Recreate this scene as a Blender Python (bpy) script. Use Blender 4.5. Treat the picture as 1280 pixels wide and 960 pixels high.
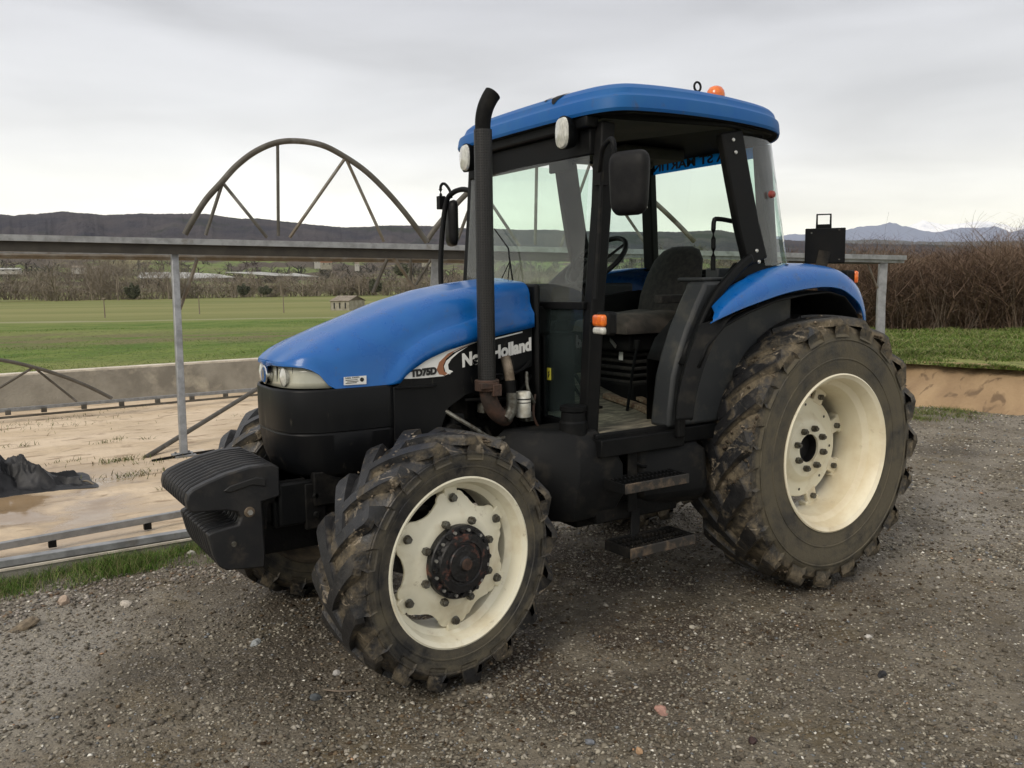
import bpy, math, random
import numpy as np
from mathutils import Vector, Matrix, noise
from math import sin, cos, pi, radians, sqrt
random.seed(7); rng = np.random.default_rng(11)
S = bpy.context.scene
for o in list(bpy.data.objects): bpy.data.objects.remove(o)
COL = S.collection

# ------------------------------------------------------------------ camera, world, sun, exposure
CAM = Vector((4.262, 4.069, 1.797)); YAW, PITCH, ROLL, F = radians(-33.234), radians(-6.597), radians(-0.746), 1074.5
FW = Vector((sin(YAW)*cos(PITCH), -cos(YAW)*cos(PITCH), sin(PITCH)))
_rt = FW.cross(Vector((0, 0, 1))).normalized(); _up = _rt.cross(FW)
RT = _rt*cos(ROLL) + _up*sin(ROLL); UP = -_rt*sin(ROLL) + _up*cos(ROLL)
cd = bpy.data.cameras.new('camera'); cam = bpy.data.objects.new('camera', cd); COL.objects.link(cam)
M = Matrix((RT, UP, -FW)).transposed().to_4x4(); M.translation = CAM; cam.matrix_world = M
cd.sensor_width = 36; cd.lens = F*36/1280; cd.clip_start = 0.05; cd.clip_end = 30000
S.camera = cam
S.render.resolution_x, S.render.resolution_y = 1024, 768

W = bpy.data.worlds.new('World'); S.world = W; W.use_nodes = True
nt = W.node_tree; N = nt.nodes; L = nt.links; N.clear()
wo = N.new('ShaderNodeOutputWorld'); bg = N.new('ShaderNodeBackground'); bg.inputs['Strength'].default_value = 0.145
sky = N.new('ShaderNodeTexSky'); sky.sky_type = 'NISHITA'; sky.sun_disc = False
SUN_EL, SUN_AZ = radians(38), radians(20)      # azimuth measured from +x towards +y
sky.sun_elevation = SUN_EL; sky.sun_rotation = pi/2 - SUN_AZ; sky.dust_density = 3
tc = N.new('ShaderNodeTexCoord'); sp = N.new('ShaderNodeSeparateXYZ'); L.new(tc.outputs['Generated'], sp.inputs[0])
ramp = N.new('ShaderNodeValToRGB'); L.new(sp.outputs['Z'], ramp.inputs[0])
cr = ramp.color_ramp; cr.elements[0].position = 0.0; cr.elements[0].color = (1.0, .97, .82, 1)
cr.elements[1].position = 1.0; cr.elements[1].color = (.72, .70, .68, 1)
for p, c in ((.05, (1.0, .975, .84)), (.10, (.86, .85, .79)), (.14, (.70, .70, .69)), (.19, (.59, .595, .605)), (.30, (.47, .475, .50)), (.45, (.54, .54, .56))):
    e = cr.elements.new(p); e.color = (*c, 1)
mp = N.new('ShaderNodeMapping'); mp.inputs['Scale'].default_value = (1.6, 1.6, 7.5); mp.inputs['Rotation'].default_value = (.05, -.07, .4)
L.new(tc.outputs['Generated'], mp.inputs[0])
nz = N.new('ShaderNodeTexNoise'); nz.inputs['Scale'].default_value = 1.9; nz.inputs['Detail'].default_value = 6; nz.inputs['Roughness'].default_value = .45
nz.inputs['Distortion'].default_value = .4
L.new(mp.outputs[0], nz.inputs[0])
mr = N.new('ShaderNodeMapRange'); mr.inputs['From Min'].default_value = .3; mr.inputs['From Max'].default_value = .7
mr.inputs['To Min'].default_value = 7.0; mr.inputs['To Max'].default_value = 9.6; L.new(nz.outputs['Fac'], mr.inputs[0])
vm = N.new('ShaderNodeVectorMath'); vm.operation = 'SCALE'; L.new(ramp.outputs[0], vm.inputs[0]); L.new(mr.outputs[0], vm.inputs['Scale'])
mx = N.new('ShaderNodeMix'); mx.data_type = 'RGBA'; mx.inputs[0].default_value = .96
L.new(sky.outputs[0], mx.inputs[6]); L.new(vm.outputs[0], mx.inputs[7]); L.new(mx.outputs[2], bg.inputs[0]); L.new(bg.outputs[0], wo.inputs[0])

sl = bpy.data.lights.new('sun', 'SUN'); sun = bpy.data.objects.new('sun', sl); COL.objects.link(sun)
sl.energy = 1.6; sl.angle = radians(25); sl.color = (1, .92, .80)
sun.rotation_euler = Vector((cos(SUN_AZ)*cos(SUN_EL), sin(SUN_AZ)*cos(SUN_EL), sin(SUN_EL))).to_track_quat('Z', 'Y').to_euler()
S.view_settings.view_transform = 'Standard'; S.view_settings.look = 'None'; S.view_settings.exposure = 0.22; S.view_settings.gamma = 1
S.render.engine = 'CYCLES'
try:
    S.cycles.transparent_max_bounces = 24; S.cycles.volume_bounces = 0
except Exception: pass

# ------------------------------------------------------------------ measuring helper: a sight line of the survey camera cut with a real plane
def at(px, py, **k):
    d = FW + RT*((px-640)/F) - UP*((py-480)/F)
    a, v = list(k.items())[0]
    if a == 'd': return CAM + d*v
    i = 'xyz'.index(a)
    return CAM + d*((v-CAM[i])/d[i])

# ------------------------------------------------------------------ materials
def mat(name, col=(.5, .5, .5), rough=.6, metal=0, col2=None, scale=4, detail=6, lo=.4, hi=.6, bump=0, bscale=40, spec=.5, coat=0, col3=None, scale3=1.2, lo3=.5, hi3=.7, stretch=None, rough2=None, dist=0):
    m = bpy.data.materials.new(name); m.use_nodes = True; t = m.node_tree; n = t.nodes; l = t.links
    b = n['Principled BSDF']; b.inputs['Base Color'].default_value = (*col, 1); b.inputs['Roughness'].default_value = rough
    b.inputs['Metallic'].default_value = metal; b.inputs['Specular IOR Level'].default_value = spec; b.inputs['Coat Weight'].default_value = coat
    b.inputs['Coat Roughness'].default_value = .08
    c = n.new('ShaderNodeTexCoord'); src = c.outputs['Object']
    if stretch:
        q = n.new('ShaderNodeMapping'); q.inputs['Scale'].default_value = stretch; l.new(src, q.inputs[0]); src = q.outputs[0]
    last = None
    def layer(prev, cc, sc, a, z, prevcol):
        x = n.new('ShaderNodeTexNoise'); x.inputs['Scale'].default_value = sc; x.inputs['Detail'].default_value = detail; x.inputs['Distortion'].default_value = dist
        x.inputs['Roughness'].default_value = .62
        l.new(src, x.inputs[0]); r = n.new('ShaderNodeMapRange'); r.inputs['From Min'].default_value = a; r.inputs['From Max'].default_value = z
        l.new(x.outputs['Fac'], r.inputs[0]); k = n.new('ShaderNodeMix'); k.data_type = 'RGBA'; l.new(r.outputs[0], k.inputs[0])
        if prev: l.new(prev, k.inputs[6])
        else: k.inputs[6].default_value = (*prevcol, 1)
        k.inputs[7].default_value = (*cc, 1); return k.outputs[2], r.outputs[0]
    if col2:
        last, f = layer(None, col2, scale, lo, hi, col)
        if rough2 is not None:
            r = n.new('ShaderNodeMapRange'); r.inputs['To Min'].default_value = rough; r.inputs['To Max'].default_value = rough2
            l.new(f, r.inputs[0]); l.new(r.outputs[0], b.inputs['Roughness'])
    if col3: last, f = layer(last, col3, scale3, lo3, hi3, col)
    if last: l.new(last, b.inputs['Base Color'])
    if bump:
        x = n.new('ShaderNodeTexNoise'); x.inputs['Scale'].default_value = bscale; x.inputs['Detail'].default_value = 5; l.new(c.outputs['Object'], x.inputs[0])
        u = n.new('ShaderNodeBump'); u.inputs['Strength'].default_value = min(1, bump); u.inputs['Distance'].default_value = .5/bscale*max(1, bump)
        l.new(x.outputs['Fac'], u.inputs['Height']); l.new(u.outputs[0], b.inputs['Normal'])
    return m

BLUE = mat('blue_paint', (.002, .092, .345), .26, 0, (.005, .105, .355), 9, spec=.35, coat=.3, col3=(.05, .075, .13), scale3=19, lo3=.60, hi3=.82, rough2=.36)
BLUE2 = mat('roof_blue', (.005, .090, .31), .5, 0, (.012, .103, .30), 5, spec=.25, col3=(.045, .08, .18), scale3=13, lo3=.58, hi3=.8)
BLACK = mat('black_plastic', (.0045, .005, .0055), .5, 0, (.011, .0105, .01), 5, lo=.45, hi=.75, bump=.12, bscale=120, spec=.13, rough2=.65)
PANEL = mat('black_side_panel', (.0045, .005, .006), .40, 0, (.013, .0125, .012), 3.5, lo=.5, hi=.8, spec=.2, stretch=(1, 1, .25), rough2=.6, col3=(.085, .078, .06), scale3=24, lo3=.64, hi3=.80)
GREYP = mat('grey_plastic', (.009, .0095, .010), .6, 0, (.035, .031, .025), 7, lo=.52, hi=.8, bump=.1, bscale=90, spec=.13, col3=(.075, .060, .040), scale3=2.6, lo3=.58, hi3=.82)
CASTM = mat('cast_iron_black', (.007, .007, .007), .6, 0, (.026, .023, .019), 9, lo=.5, hi=.75, bump=.35, bscale=55, spec=.1, col3=(.06, .034, .02), scale3=14, lo3=.66, hi3=.8)
RUSTY = mat('rusty_black_hub', (.007, .007, .008), .45, 0, (.13, .05, .035), 13, lo=.56, hi=.64, bump=.4, bscale=50)
RUST = mat('rust', (.07, .035, .022), .8, 0, (.03, .02, .015), 16, bump=.4, bscale=60)
CREAM = mat('cream_paint', (.80, .76, .60), .38, 0, (.58, .49, .32), 5, lo=.5, hi=.8, spec=.4, col3=(.30, .23, .13), scale3=17, lo3=.64, hi3=.8)
CREAMD = mat('cream_paint_muddy', (.80, .74, .57), .5, 0, (.62, .52, .34), 3.2, lo=.45, hi=.75, col3=(.34, .27, .16), scale3=9, lo3=.62, hi3=.80)
WEIGHT = mat('weight_iron', (.016, .0165, .018), .5, 0, (.034, .032, .030), 6, lo=.45, hi=.7, bump=.15, bscale=80, spec=.28, col3=(.06, .05, .04), scale3=9, lo3=.62, hi3=.8)
BOLT = mat('grey_bolt', (.16, .16, .14), .5, .5, (.07, .06, .045), 40)
STEEL = mat('bright_bolt', (.5, .5, .48), .35, .8)
GALV = mat('galvanised_steel', (.30, .31, .32), .45, .35, (.20, .205, .21), 9, lo=.4, hi=.62, spec=.4, col3=(.12, .10, .08), scale3=4, lo3=.6, hi3=.75)
GALVB = mat('weathered_steel', (.10, .092, .078), .6, .2, (.06, .052, .04), 5, lo=.4, hi=.65, col3=(.22, .21, .20), scale3=2, lo3=.55, hi3=.7)
PIPEB = mat('brown_steel_tube', (.13, .105, .075), .55, .3, (.2, .19, .17), 6, lo=.45, hi=.7)
WEBM = mat('shaded_channel_steel', (.035, .031, .024), .7, 0, (.022, .019, .015), 5)
CONC = mat('concrete', (.31, .29, .245), .85, 0, (.20, .185, .155), 1.8, lo=.38, hi=.62, bump=.5, bscale=30, col3=(.42, .385, .31), scale3=2.1, lo3=.56, hi3=.72)
CONCT = mat('concrete_edge', (.66, .60, .50), .85, 0, (.45, .40, .33), 6, bump=.3, bscale=60)
STEPM = mat('worn_step_edge', (.02, .018, .016), .6, 0, (.12, .085, .055), 14, lo=.48, hi=.66, bump=.3, bscale=80)
FABRIC = mat('seat_fabric', (.018, .017, .016), .9, 0, (.035, .031, .027), 30, bump=.3, bscale=300)
SEATB = mat('seat_cushion_dusty', (.075, .06, .05), .85, 0, (.035, .03, .026), 8, bump=.3, bscale=200)
DARK = mat('dark_interior', (.006, .006, .0065), .8, 0, (.011, .0105, .01), 6, spec=.15)
CONSM = mat('console_grey', (.022, .025, .027), .6, 0, (.075, .07, .055), 7, lo=.52, hi=.8, bump=.1, bscale=90)
LINER = mat('headliner', (.035, .036, .031), .9, 0, (.05, .048, .04), 5)
MATF = mat('dusty_floor_mat', (.085, .080, .060), .9, 0, (.26, .23, .165), 9, lo=.4, hi=.65, bump=.4, bscale=50, stretch=(1, 5, 1))
WOODR = mat('brown_board', (.13, .075, .045), .8, 0, (.24, .19, .13), 10, stretch=(1, 6, 6), bump=.3, bscale=60)
WHITE = mat('white_print', (.78, .78, .75), .5)
ORSTR = mat('copper_stripe', (.32, .13, .06), .5)
YEL = mat('yellow_label', (.55, .5, .06), .5)
BLK = mat('black_print', (.01, .01, .01), .5)
CYAN = mat('blue_strip', (.02, .25, .5), .5, 0, (.03, .35, .6), 20)
OLIVE = mat('white_filter', (.72, .72, .66), .45, 0, (.5, .48, .4), 20)
BEIGE = mat('beige_pipe', (.35, .29, .22), .7, 0, (.12, .09, .06), 12)
ORANGE = mat('orange_lens', (.85, .20, .02), .2, 0, (.65, .12, .015), 30, coat=.5)
RED = mat('red_plastic', (.25, .05, .04), .4)
LAMP = mat('lamp_glass', (.62, .62, .56), .15, 0, (.42, .42, .38), 30, coat=1, stretch=(1, 6, 1))
HLENS = mat('headlight_lens', (.36, .36, .29), .18, 0, (.46, .45, .36), 6, coat=.8)
CHROME = mat('chrome', (.7, .7, .7), .2, 1)
TARP = mat('black_geotextile', (.010, .0105, .012), .5, 0, (.035, .035, .038), 4, lo=.45, hi=.7, bump=.5, bscale=260, spec=.3)
TWIGM = mat('bare_twigs', (.125, .078, .050), .9, 0, (.20, .14, .095), .8, lo=.4, hi=.65)
TWIG2 = mat('pale_stems', (.20, .16, .12), .9, 0, (.12, .09, .07), 2)
TREEM = mat('bare_tree_twigs', (.17, .14, .105), .95, 0, (.235, .20, .15), .05)
EVER = mat('evergreen_leaves', (.060, .066, .040), .9, 0, (.095, .10, .062), .6)
GUARD = mat('exhaust_guard', (.012, .012, .012), .5, 0, (.03, .028, .025), 9)
HUTW = mat('hut_render', (.34, .32, .26), .9, 0, (.24, .22, .17), 1.5)
HUTR = mat('hut_roof_tile', (.25, .215, .17), .9, 0, (.18, .15, .12), 2)
HUTS = mat('hut_gable_render', (.13, .105, .08), .9, 0, (.1, .08, .06), 1)
TILE = mat('orange_tile', (.42, .15, .08), .9)
FILM = mat('crop_film', (.40, .40, .375), .6, 0, (.30, .30, .28), .03)
STAIN = mat('dark_wet_soil', (.045, .034, .025), .6, 0, (.07, .055, .04), 3)
MIRG = mat('mirror_back', (.008, .008, .009), .5, 0, (.013, .013, .013), 20, bump=.2, bscale=300, spec=.15)

def holes(m, cell=.011, rad=.3):       # punched holes in the exhaust guard
    t = m.node_tree; n = t.nodes; l = t.links; b = n['Principled BSDF']
    c = n.new('ShaderNodeUVMap'); v = n.new('ShaderNodeTexVoronoi'); v.inputs['Randomness'].default_value = 0; v.voronoi_dimensions = '2D'; v.inputs['Scale'].default_value = 1
    l.new(c.outputs[0], v.inputs['Vector']); r = n.new('ShaderNodeMapRange'); r.inputs['From Min'].default_value = .22; r.inputs['From Max'].default_value = .32
    l.new(v.outputs['Distance'], r.inputs[0])
    k = n.new('ShaderNodeMix'); k.data_type = 'RGBA'; l.new(r.outputs[0], k.inputs[0]); k.inputs[6].default_value = (.001, .001, .001, 1); k.inputs[7].default_value = (.014, .0135, .013, 1)
    l.new(k.outputs[2], b.inputs['Base Color'])
    u = n.new('ShaderNodeBump'); u.inputs['Distance'].default_value = .004; l.new(r.outputs[0], u.inputs['Height']); l.new(u.outputs[0], b.inputs['Normal'])
holes(GUARD)
def translucent(m, col):       # thin dyed film lit from behind
    n = m.node_tree.nodes; l = m.node_tree.links; b = n['Principled BSDF']; o = n['Material Output']; t = n.new('ShaderNodeBsdfTranslucent'); t.inputs[0].default_value = (*col, 1)
    x = n.new('ShaderNodeMixShader'); x.inputs[0].default_value = .75; l.new(b.outputs[0], x.inputs[1]); l.new(t.outputs[0], x.inputs[2]); l.new(x.outputs[0], o.inputs[0])
translucent(CYAN, (.02, .42, .80))

def glass_mat(name, tint, dust_or_haze, dcol=(.5, .52, .48)):
    m = bpy.data.materials.new(name); m.use_nodes = True; t = m.node_tree; n = t.nodes; l = t.links; n.clear()
    o = n.new('ShaderNodeOutputMaterial'); tr = n.new('ShaderNodeBsdfTransparent'); tr.inputs[0].default_value = (*tint, 1)
    g = n.new('ShaderNodeBsdfGlossy'); g.inputs['Roughness'].default_value = .02; fr = n.new('ShaderNodeFresnel'); ge = n.new('ShaderNodeNewGeometry'); io = n.new('ShaderNodeMapRange'); io.inputs['To Min'].default_value = 1.5; io.inputs['To Max'].default_value = 1/1.5; l.new(ge.outputs['Backfacing'], io.inputs[0]); l.new(io.outputs[0], fr.inputs[0])
    a = n.new('ShaderNodeMixShader'); l.new(fr.outputs[0], a.inputs[0]); l.new(tr.outputs[0], a.inputs[1]); l.new(g.outputs[0], a.inputs[2])
    d = n.new('ShaderNodeBsdfDiffuse'); d.inputs[0].default_value = (*dcol, 1)  # diffuse veil: dust, with pale reflection haze put into its colour
    c = n.new('ShaderNodeTexCoord'); x = n.new('ShaderNodeTexNoise'); x.inputs['Scale'].default_value = 3; x.inputs['Detail'].default_value = 6; l.new(c.outputs['Object'], x.inputs[0])
    r = n.new('ShaderNodeMapRange'); r.inputs['From Min'].default_value = .3; r.inputs['From Max'].default_value = .7; r.inputs['To Min'].default_value = dust_or_haze*.4; r.inputs['To Max'].default_value = dust_or_haze*1.5
    l.new(x.outputs['Fac'], r.inputs[0]); b = n.new('ShaderNodeMixShader'); l.new(r.outputs[0], b.inputs[0]); l.new(a.outputs[0], b.inputs[1]); l.new(d.outputs[0], b.inputs[2])
    l.new(b.outputs[0], o.inputs[0]); return m
GLASS = glass_mat('windscreen_glass', (.90, .975, .92), .09)
GLASSR = glass_mat('rear_glass', (.84, .965, .87), .02)
GLASSQ = glass_mat('quarter_glass', (.76, .92, .86), .13)
GLASSD = glass_mat('lower_glass', (.50, .62, .60), .11, (.12, .165, .165))  # teal sheen of the reflecting pane put into the diffuse colour

def tyre_mat(name, Ro, lug, half, rim, dirty=0.):
    m = bpy.data.materials.new(name); m.use_nodes = True; t = m.node_tree; n = t.nodes; l = t.links; b = n['Principled BSDF']
    c = n.new('ShaderNodeTexCoord'); s = n.new('ShaderNodeSeparateXYZ'); l.new(c.outputs['Object'], s.inputs[0])
    def mth(op, a, bb=None, clamp=False):
        q = n.new('ShaderNodeMath'); q.operation = op; q.use_clamp = clamp
        for i, v in enumerate((a, bb)):
            if v is None: continue
            if isinstance(v, (int, float)): q.inputs[i].default_value = v
            else: l.new(v, q.inputs[i])
        return q.outputs[0]
    def nzz(sc, det=6, vec=None, d=0):
        q = n.new('ShaderNodeTexNoise'); q.inputs['Scale'].default_value = sc; q.inputs['Detail'].default_value = det; q.inputs['Roughness'].default_value = .65; q.inputs['Distortion'].default_value = d
        l.new(vec or c.outputs['Object'], q.inputs[0]); return q.outputs['Fac']
    def rng_(v, a, z, x=0., y=1.):
        q = n.new('ShaderNodeMapRange'); q.inputs['From Min'].default_value = a; q.inputs['From Max'].default_value = z; q.inputs['To Min'].default_value = x; q.inputs['To Max'].default_value = y
        l.new(v, q.inputs[0]); return q.outputs[0]
    def mix(f, a, bb):
        q = n.new('ShaderNodeMix'); q.data_type = 'RGBA'; l.new(f, q.inputs[0])
        for i, v in ((6, a), (7, bb)):
            if isinstance(v, tuple): q.inputs[i].default_value = (*v, 1)
            else: l.new(v, q.inputs[i])
        return q.outputs[2]
    r = mth('SQRT', mth('ADD', mth('MULTIPLY', s.outputs['X'], s.outputs['X']), mth('MULTIPLY', s.outputs['Z'], s.outputs['Z'])))
    ay = mth('ABSOLUTE', s.outputs['Y'])
    groove = mth('MULTIPLY', rng_(r, Ro-lug*.25, Ro-lug*.75), rng_(r, Ro-lug-.085, Ro-lug-.05))   # between lugs, down to the shoulder
    wall = rng_(r, Ro-lug-.045, Ro-lug-.075)
    mudf = mth('MULTIPLY', groove, rng_(nzz(6, 6), .46-dirty, .62-dirty))
    topm = mth('MULTIPLY', rng_(r, Ro-lug-.06, Ro-lug-.03), rng_(nzz(8, 8, d=.6), .57-dirty*.6, .68-dirty*.6))
    # sidewall dust: rings + patches
    ang = n.new('ShaderNodeCombineXYZ'); l.new(mth('MULTIPLY', r, 26), ang.inputs[0]); l.new(mth('MULTIPLY', nzz(1.3), 1.4), ang.inputs[1])
    dust_or_haze = mth('MULTIPLY', wall, rng_(mth('ADD', mth('MULTIPLY', nzz(4.5, 8), .85), mth('MULTIPLY', nzz(1, 3, ang.outputs[0]), .25)), .45-dirty, .65-dirty))
    rub = mix(rng_(nzz(18), .35, .7), (.009, .0095, .011), (.024, .024, .025))
    k = mix(dust_or_haze, rub, (.098, .084, .056))
    mc = mix(rng_(nzz(24, 6), .35, .65), (.060, .048, .031), (.155, .125, .082))
    k = mix(mth('MAXIMUM', mudf, topm), k, mc)
    pale = mth('MULTIPLY', rng_(r, Ro-lug-.06, Ro-lug-.02), rng_(nzz(10, 8, d=1.2), .60, .67))
    k = mix(pale, k, (.30, .25, .185))
    l.new(k, b.inputs['Base Color']); b.inputs['Roughness'].default_value = .55
    l.new(rng_(mth('MAXIMUM', mth('MAXIMUM', mudf, topm), dust_or_haze), 0, 1, .42, .9), b.inputs['Roughness'])
    u = n.new('ShaderNodeBump'); u.inputs['Distance'].default_value = .012; l.new(mth('ADD', mth('MULTIPLY', nzz(45, 8), .5), mth('MULTIPLY', mth('MAXIMUM', mudf, topm), nzz(16, 8))), u.inputs['Height'])
    u.inputs['Strength'].default_value = .6; l.new(u.outputs[0], b.inputs['Normal'])
    return m

def attr_mat(name, rough=.8, attr='col', bump=0, spec=.3):
    m = bpy.data.materials.new(name); m.use_nodes = True; n = m.node_tree.nodes; l = m.node_tree.links; b = n['Principled BSDF']
    a = n.new('ShaderNodeAttribute'); a.attribute_name = attr; l.new(a.outputs['Color'], b.inputs['Base Color']); b.inputs['Roughness'].default_value = rough
    b.inputs['Specular IOR Level'].default_value = spec
    return m

# ------------------------------------------------------------------ mesh helpers
def tag(o, label=None, cat=None, group=None, kind=None):
    if label: o['label'] = label
    if cat: o['category'] = cat
    if group: o['group'] = group
    if kind: o['kind'] = kind
    return o
def empty(name, loc=(0, 0, 0), parent=None, rz=0):
    o = bpy.data.objects.new(name, None); COL.objects.link(o); o.location = loc; o.rotation_euler.z = rz; o.empty_display_size = .2
    if parent: o.parent = parent
    return o

class MB:
    def __init__(s): s.v = []; s.f = []; s.uv = None
    def add(s, vs, fs):
        b = len(s.v); s.v.extend(tuple(p) for p in vs); s.f.extend(tuple(i+b for i in f) for f in fs); return s
    def box(s, c, d, rz=0, m=None, taper=1):
        x, y, z = d[0]/2, d[1]/2, d[2]/2; P = []
        for k in (-1, 1):
            tt = taper if k > 0 else 1
            for a, b in ((-1, -1), (1, -1), (1, 1), (-1, 1)):
                v = Vector((a*x*tt, b*y*tt, k*z))
                if m is not None: v = m @ v
                elif rz: v = Matrix.Rotation(rz, 3, 'Z') @ v
                P.append(v + Vector(c))
        return s.add(P, [(0, 3, 2, 1), (4, 5, 6, 7), (0, 1, 5, 4), (1, 2, 6, 5), (2, 3, 7, 6), (3, 0, 4, 7)])
    def sweep(s, path, sec, up=(0, 0, 1), close=False, caps=True, scales=None):
        P = [Vector(p) for p in path]; n = len(P); m = len(sec); R = []; up = Vector(up)
        for i, p in enumerate(P):
            a = P[(i-1) % n] if (close or i > 0) else P[i]; b = P[(i+1) % n] if (close or i < n-1) else P[i]
            t = (b-a).normalized(); u = up - t*up.dot(t)
            if u.length < 1e-4: u = Vector((1, 0, 0)) - t*t.x
            u.normalize(); w = t.cross(u)
            k = scales[i] if scales else 1
            R.append([p + w*(q[0]*k) + u*(q[1]*k) for q in sec])
        b = len(s.v)
        for r in R: s.v.extend(tuple(q) for q in r)
        for i in range(n if close else n-1):
            j = (i+1) % n
            for k in range(m): s.f.append((b+i*m+k, b+i*m+(k+1) % m, b+j*m+(k+1) % m, b+j*m+k))
        if caps and not close:
            s.f.append(tuple(b+k for k in range(m-1, -1, -1))); s.f.append(tuple(b+(n-1)*m+k for k in range(m)))
        return s
    def tube(s, path, r, seg=10, close=False, caps=True, scales=None, up=(0, 0, 1)):
        P = [Vector(p) for p in path]
        t = (P[-1]-P[0]).normalized() if len(P) > 1 else Vector((0, 0, 1))
        if abs(t.dot(Vector(up))) > .95: up = (1, .01, 0)
        return s.sweep(P, [(r*cos(2*pi*k/seg), r*sin(2*pi*k/seg)) for k in range(seg)], up, close, caps, scales)
    def bar(s, path, w, h, up=(0, 0, 1), close=False): return s.sweep(path, [(-w/2, -h/2), (w/2, -h/2), (w/2, h/2), (-w/2, h/2)], up, close)
    def lathe(s, prof, seg=48, c=(0, 0, 0), closed=False, axis='y'):       # prof: (axial, radius)
        b = len(s.v); n = len(prof)
        for k in range(seg):
            a = 2*pi*k/seg
            for y, r in prof:
                if axis == 'y': s.v.append((c[0]+r*cos(a), c[1]+y, c[2]+r*sin(a)))
                elif axis == 'z': s.v.append((c[0]+r*cos(a), c[1]+r*sin(a), c[2]+y))
                else: s.v.append((c[0]+y, c[1]+r*cos(a), c[2]+r*sin(a)))
        for k in range(seg):
            k2 = (k+1) % seg
            for i in range(n if closed else n-1):
                j = (i+1) % n; s.f.append((b+k*n+i, b+k*n+j, b+k2*n+j, b+k2*n+i))
        return s
    def prism(s, poly, axis, a, b2):       # polygon extruded along an axis; poly in the other two coordinates (cyclic order)
        n = len(poly); V = []
        for t in (a, b2):
            for p, q in poly:
                V.append({'x': (t, p, q), 'y': (p, t, q), 'z': (p, q, t)}[axis])
        return s.add(V, [tuple(range(n-1, -1, -1)), tuple(range(n, 2*n))] + [(k, (k+1) % n, n+(k+1) % n, n+k) for k in range(n)])
    def grid(s, rows, close=False):
        b = len(s.v); m = len(rows[0]); n = len(rows)
        for r in rows: s.v.extend(tuple(p) for p in r)
        for i in range(n-1):
            for j in range(m if close else m-1):
                k = (j+1) % m; s.f.append((b+i*m+j, b+i*m+k, b+(i+1)*m+k, b+(i+1)*m+j))
        return s
    def build(s, name, m, parent=None, smooth=False, bevel=0, loc=None, solid=0, recalc=True, ang=35):
        me = bpy.data.meshes.new(name); me.from_pydata(s.v, [], s.f); me.update()
        if recalc:
            import bmesh; bm = bmesh.new(); bm.from_mesh(me); bmesh.ops.recalc_face_normals(bm, faces=bm.faces); bm.to_mesh(me); bm.free()
        me.materials.append(m); o = bpy.data.objects.new(name, me); COL.objects.link(o)
        if parent: o.parent = parent
        if loc is not None: o.location = loc
        if solid:
            q = o.modifiers.new('s', 'SOLIDIFY'); q.thickness = solid; q.offset = 0
        if bevel:
            q = o.modifiers.new('b', 'BEVEL'); q.width = bevel; q.segments = 2; q.limit_method = 'ANGLE'; q.angle_limit = radians(40)
        if smooth or bevel:
            for p in me.polygons: p.use_smooth = True
            try: me.set_sharp_from_angle(angle=radians(ang))
            except Exception: pass
        return o
def npmesh(name, V, Fq, m, cols=None, nside=4, smooth=False):
    V = np.asarray(V, np.float32); Fq = np.asarray(Fq, np.int32); me = bpy.data.meshes.new(name)
    me.vertices.add(len(V)); me.vertices.foreach_set('co', V.ravel()); k = Fq.shape[1]
    me.loops.add(Fq.size); me.loops.foreach_set('vertex_index', Fq.ravel()); me.polygons.add(len(Fq))
    me.polygons.foreach_set('loop_start', np.arange(0, Fq.size, k, dtype=np.int32))
    if cols is not None:
        a = me.color_attributes.new('col', 'FLOAT_COLOR', 'POINT'); c = np.ones((len(V), 4), np.float32); c[:, :3] = cols; a.data.foreach_set('color', c.ravel())
    me.update(); me.validate(); me.materials.append(m); o = bpy.data.objects.new(name, me); COL.objects.link(o)
    if smooth: me.polygons.foreach_set('use_smooth', np.ones(len(Fq), bool))
    return o
def mirror_y(pts): return [(p[0], -p[1], p[2]) for p in pts]
def lerp(a, b, t): return a+(b-a)*t
def interp(x, tab):
    if x <= tab[0][0]: return tab[0][1]
    for (a, b), (c, d) in zip(tab, tab[1:]):
        if x <= c: return lerp(b, d, (x-a)/(c-a))
    return tab[-1][1]
def smooth_path(P, k=6):
    P = [Vector(p) for p in P]; out = []
    for i in range(len(P)-1):
        p0, p1, p2, p3 = P[max(i-1, 0)], P[i], P[i+1], P[min(i+2, len(P)-1)]
        for j in range(k):
            t = j/k; out.append(.5*((2*p1)+(p2-p0)*t+(2*p0-5*p1+4*p2-p3)*t*t+(3*p1-p0-3*p2+p3)*t**3))
    out.append(P[-1]); return out
def copy_thing(o, parent=None):
    c = o.copy(); COL.objects.link(c); c.parent = parent
    for ch in list(o.children): copy_thing(ch, c)
    return c
def text_obj(name, body, m, parent, origin, xdir, ydir, size, depth=.002, shear=0, offset=0, sx=1, align='LEFT'):
    cu = bpy.data.curves.new(name, 'FONT'); cu.body = body; cu.size = size; cu.extrude = depth; cu.shear = shear; cu.offset = offset; cu.align_x = align
    tmp = bpy.data.objects.new('tmp', cu); COL.objects.link(tmp); dg = bpy.context.evaluated_depsgraph_get()
    me = bpy.data.meshes.new_from_object(tmp.evaluated_get(dg)); bpy.data.objects.remove(tmp)
    x = Vector(xdir).normalized(); z = x.cross(Vector(ydir)).normalized(); y = z.cross(x)
    T = Matrix((x*sx, y, z)).transposed().to_4x4(); T.translation = Vector(origin); me.transform(T); me.materials.clear(); me.materials.append(m)
    o = bpy.data.objects.new(name, me); COL.objects.link(o); o.parent = parent; return o

# ================================================================== TRACTOR
T = empty('tractor'); tag(T, 'blue farm tractor with black exhaust stack and muddy tyres parked on the gravel', 'tractor')

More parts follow.
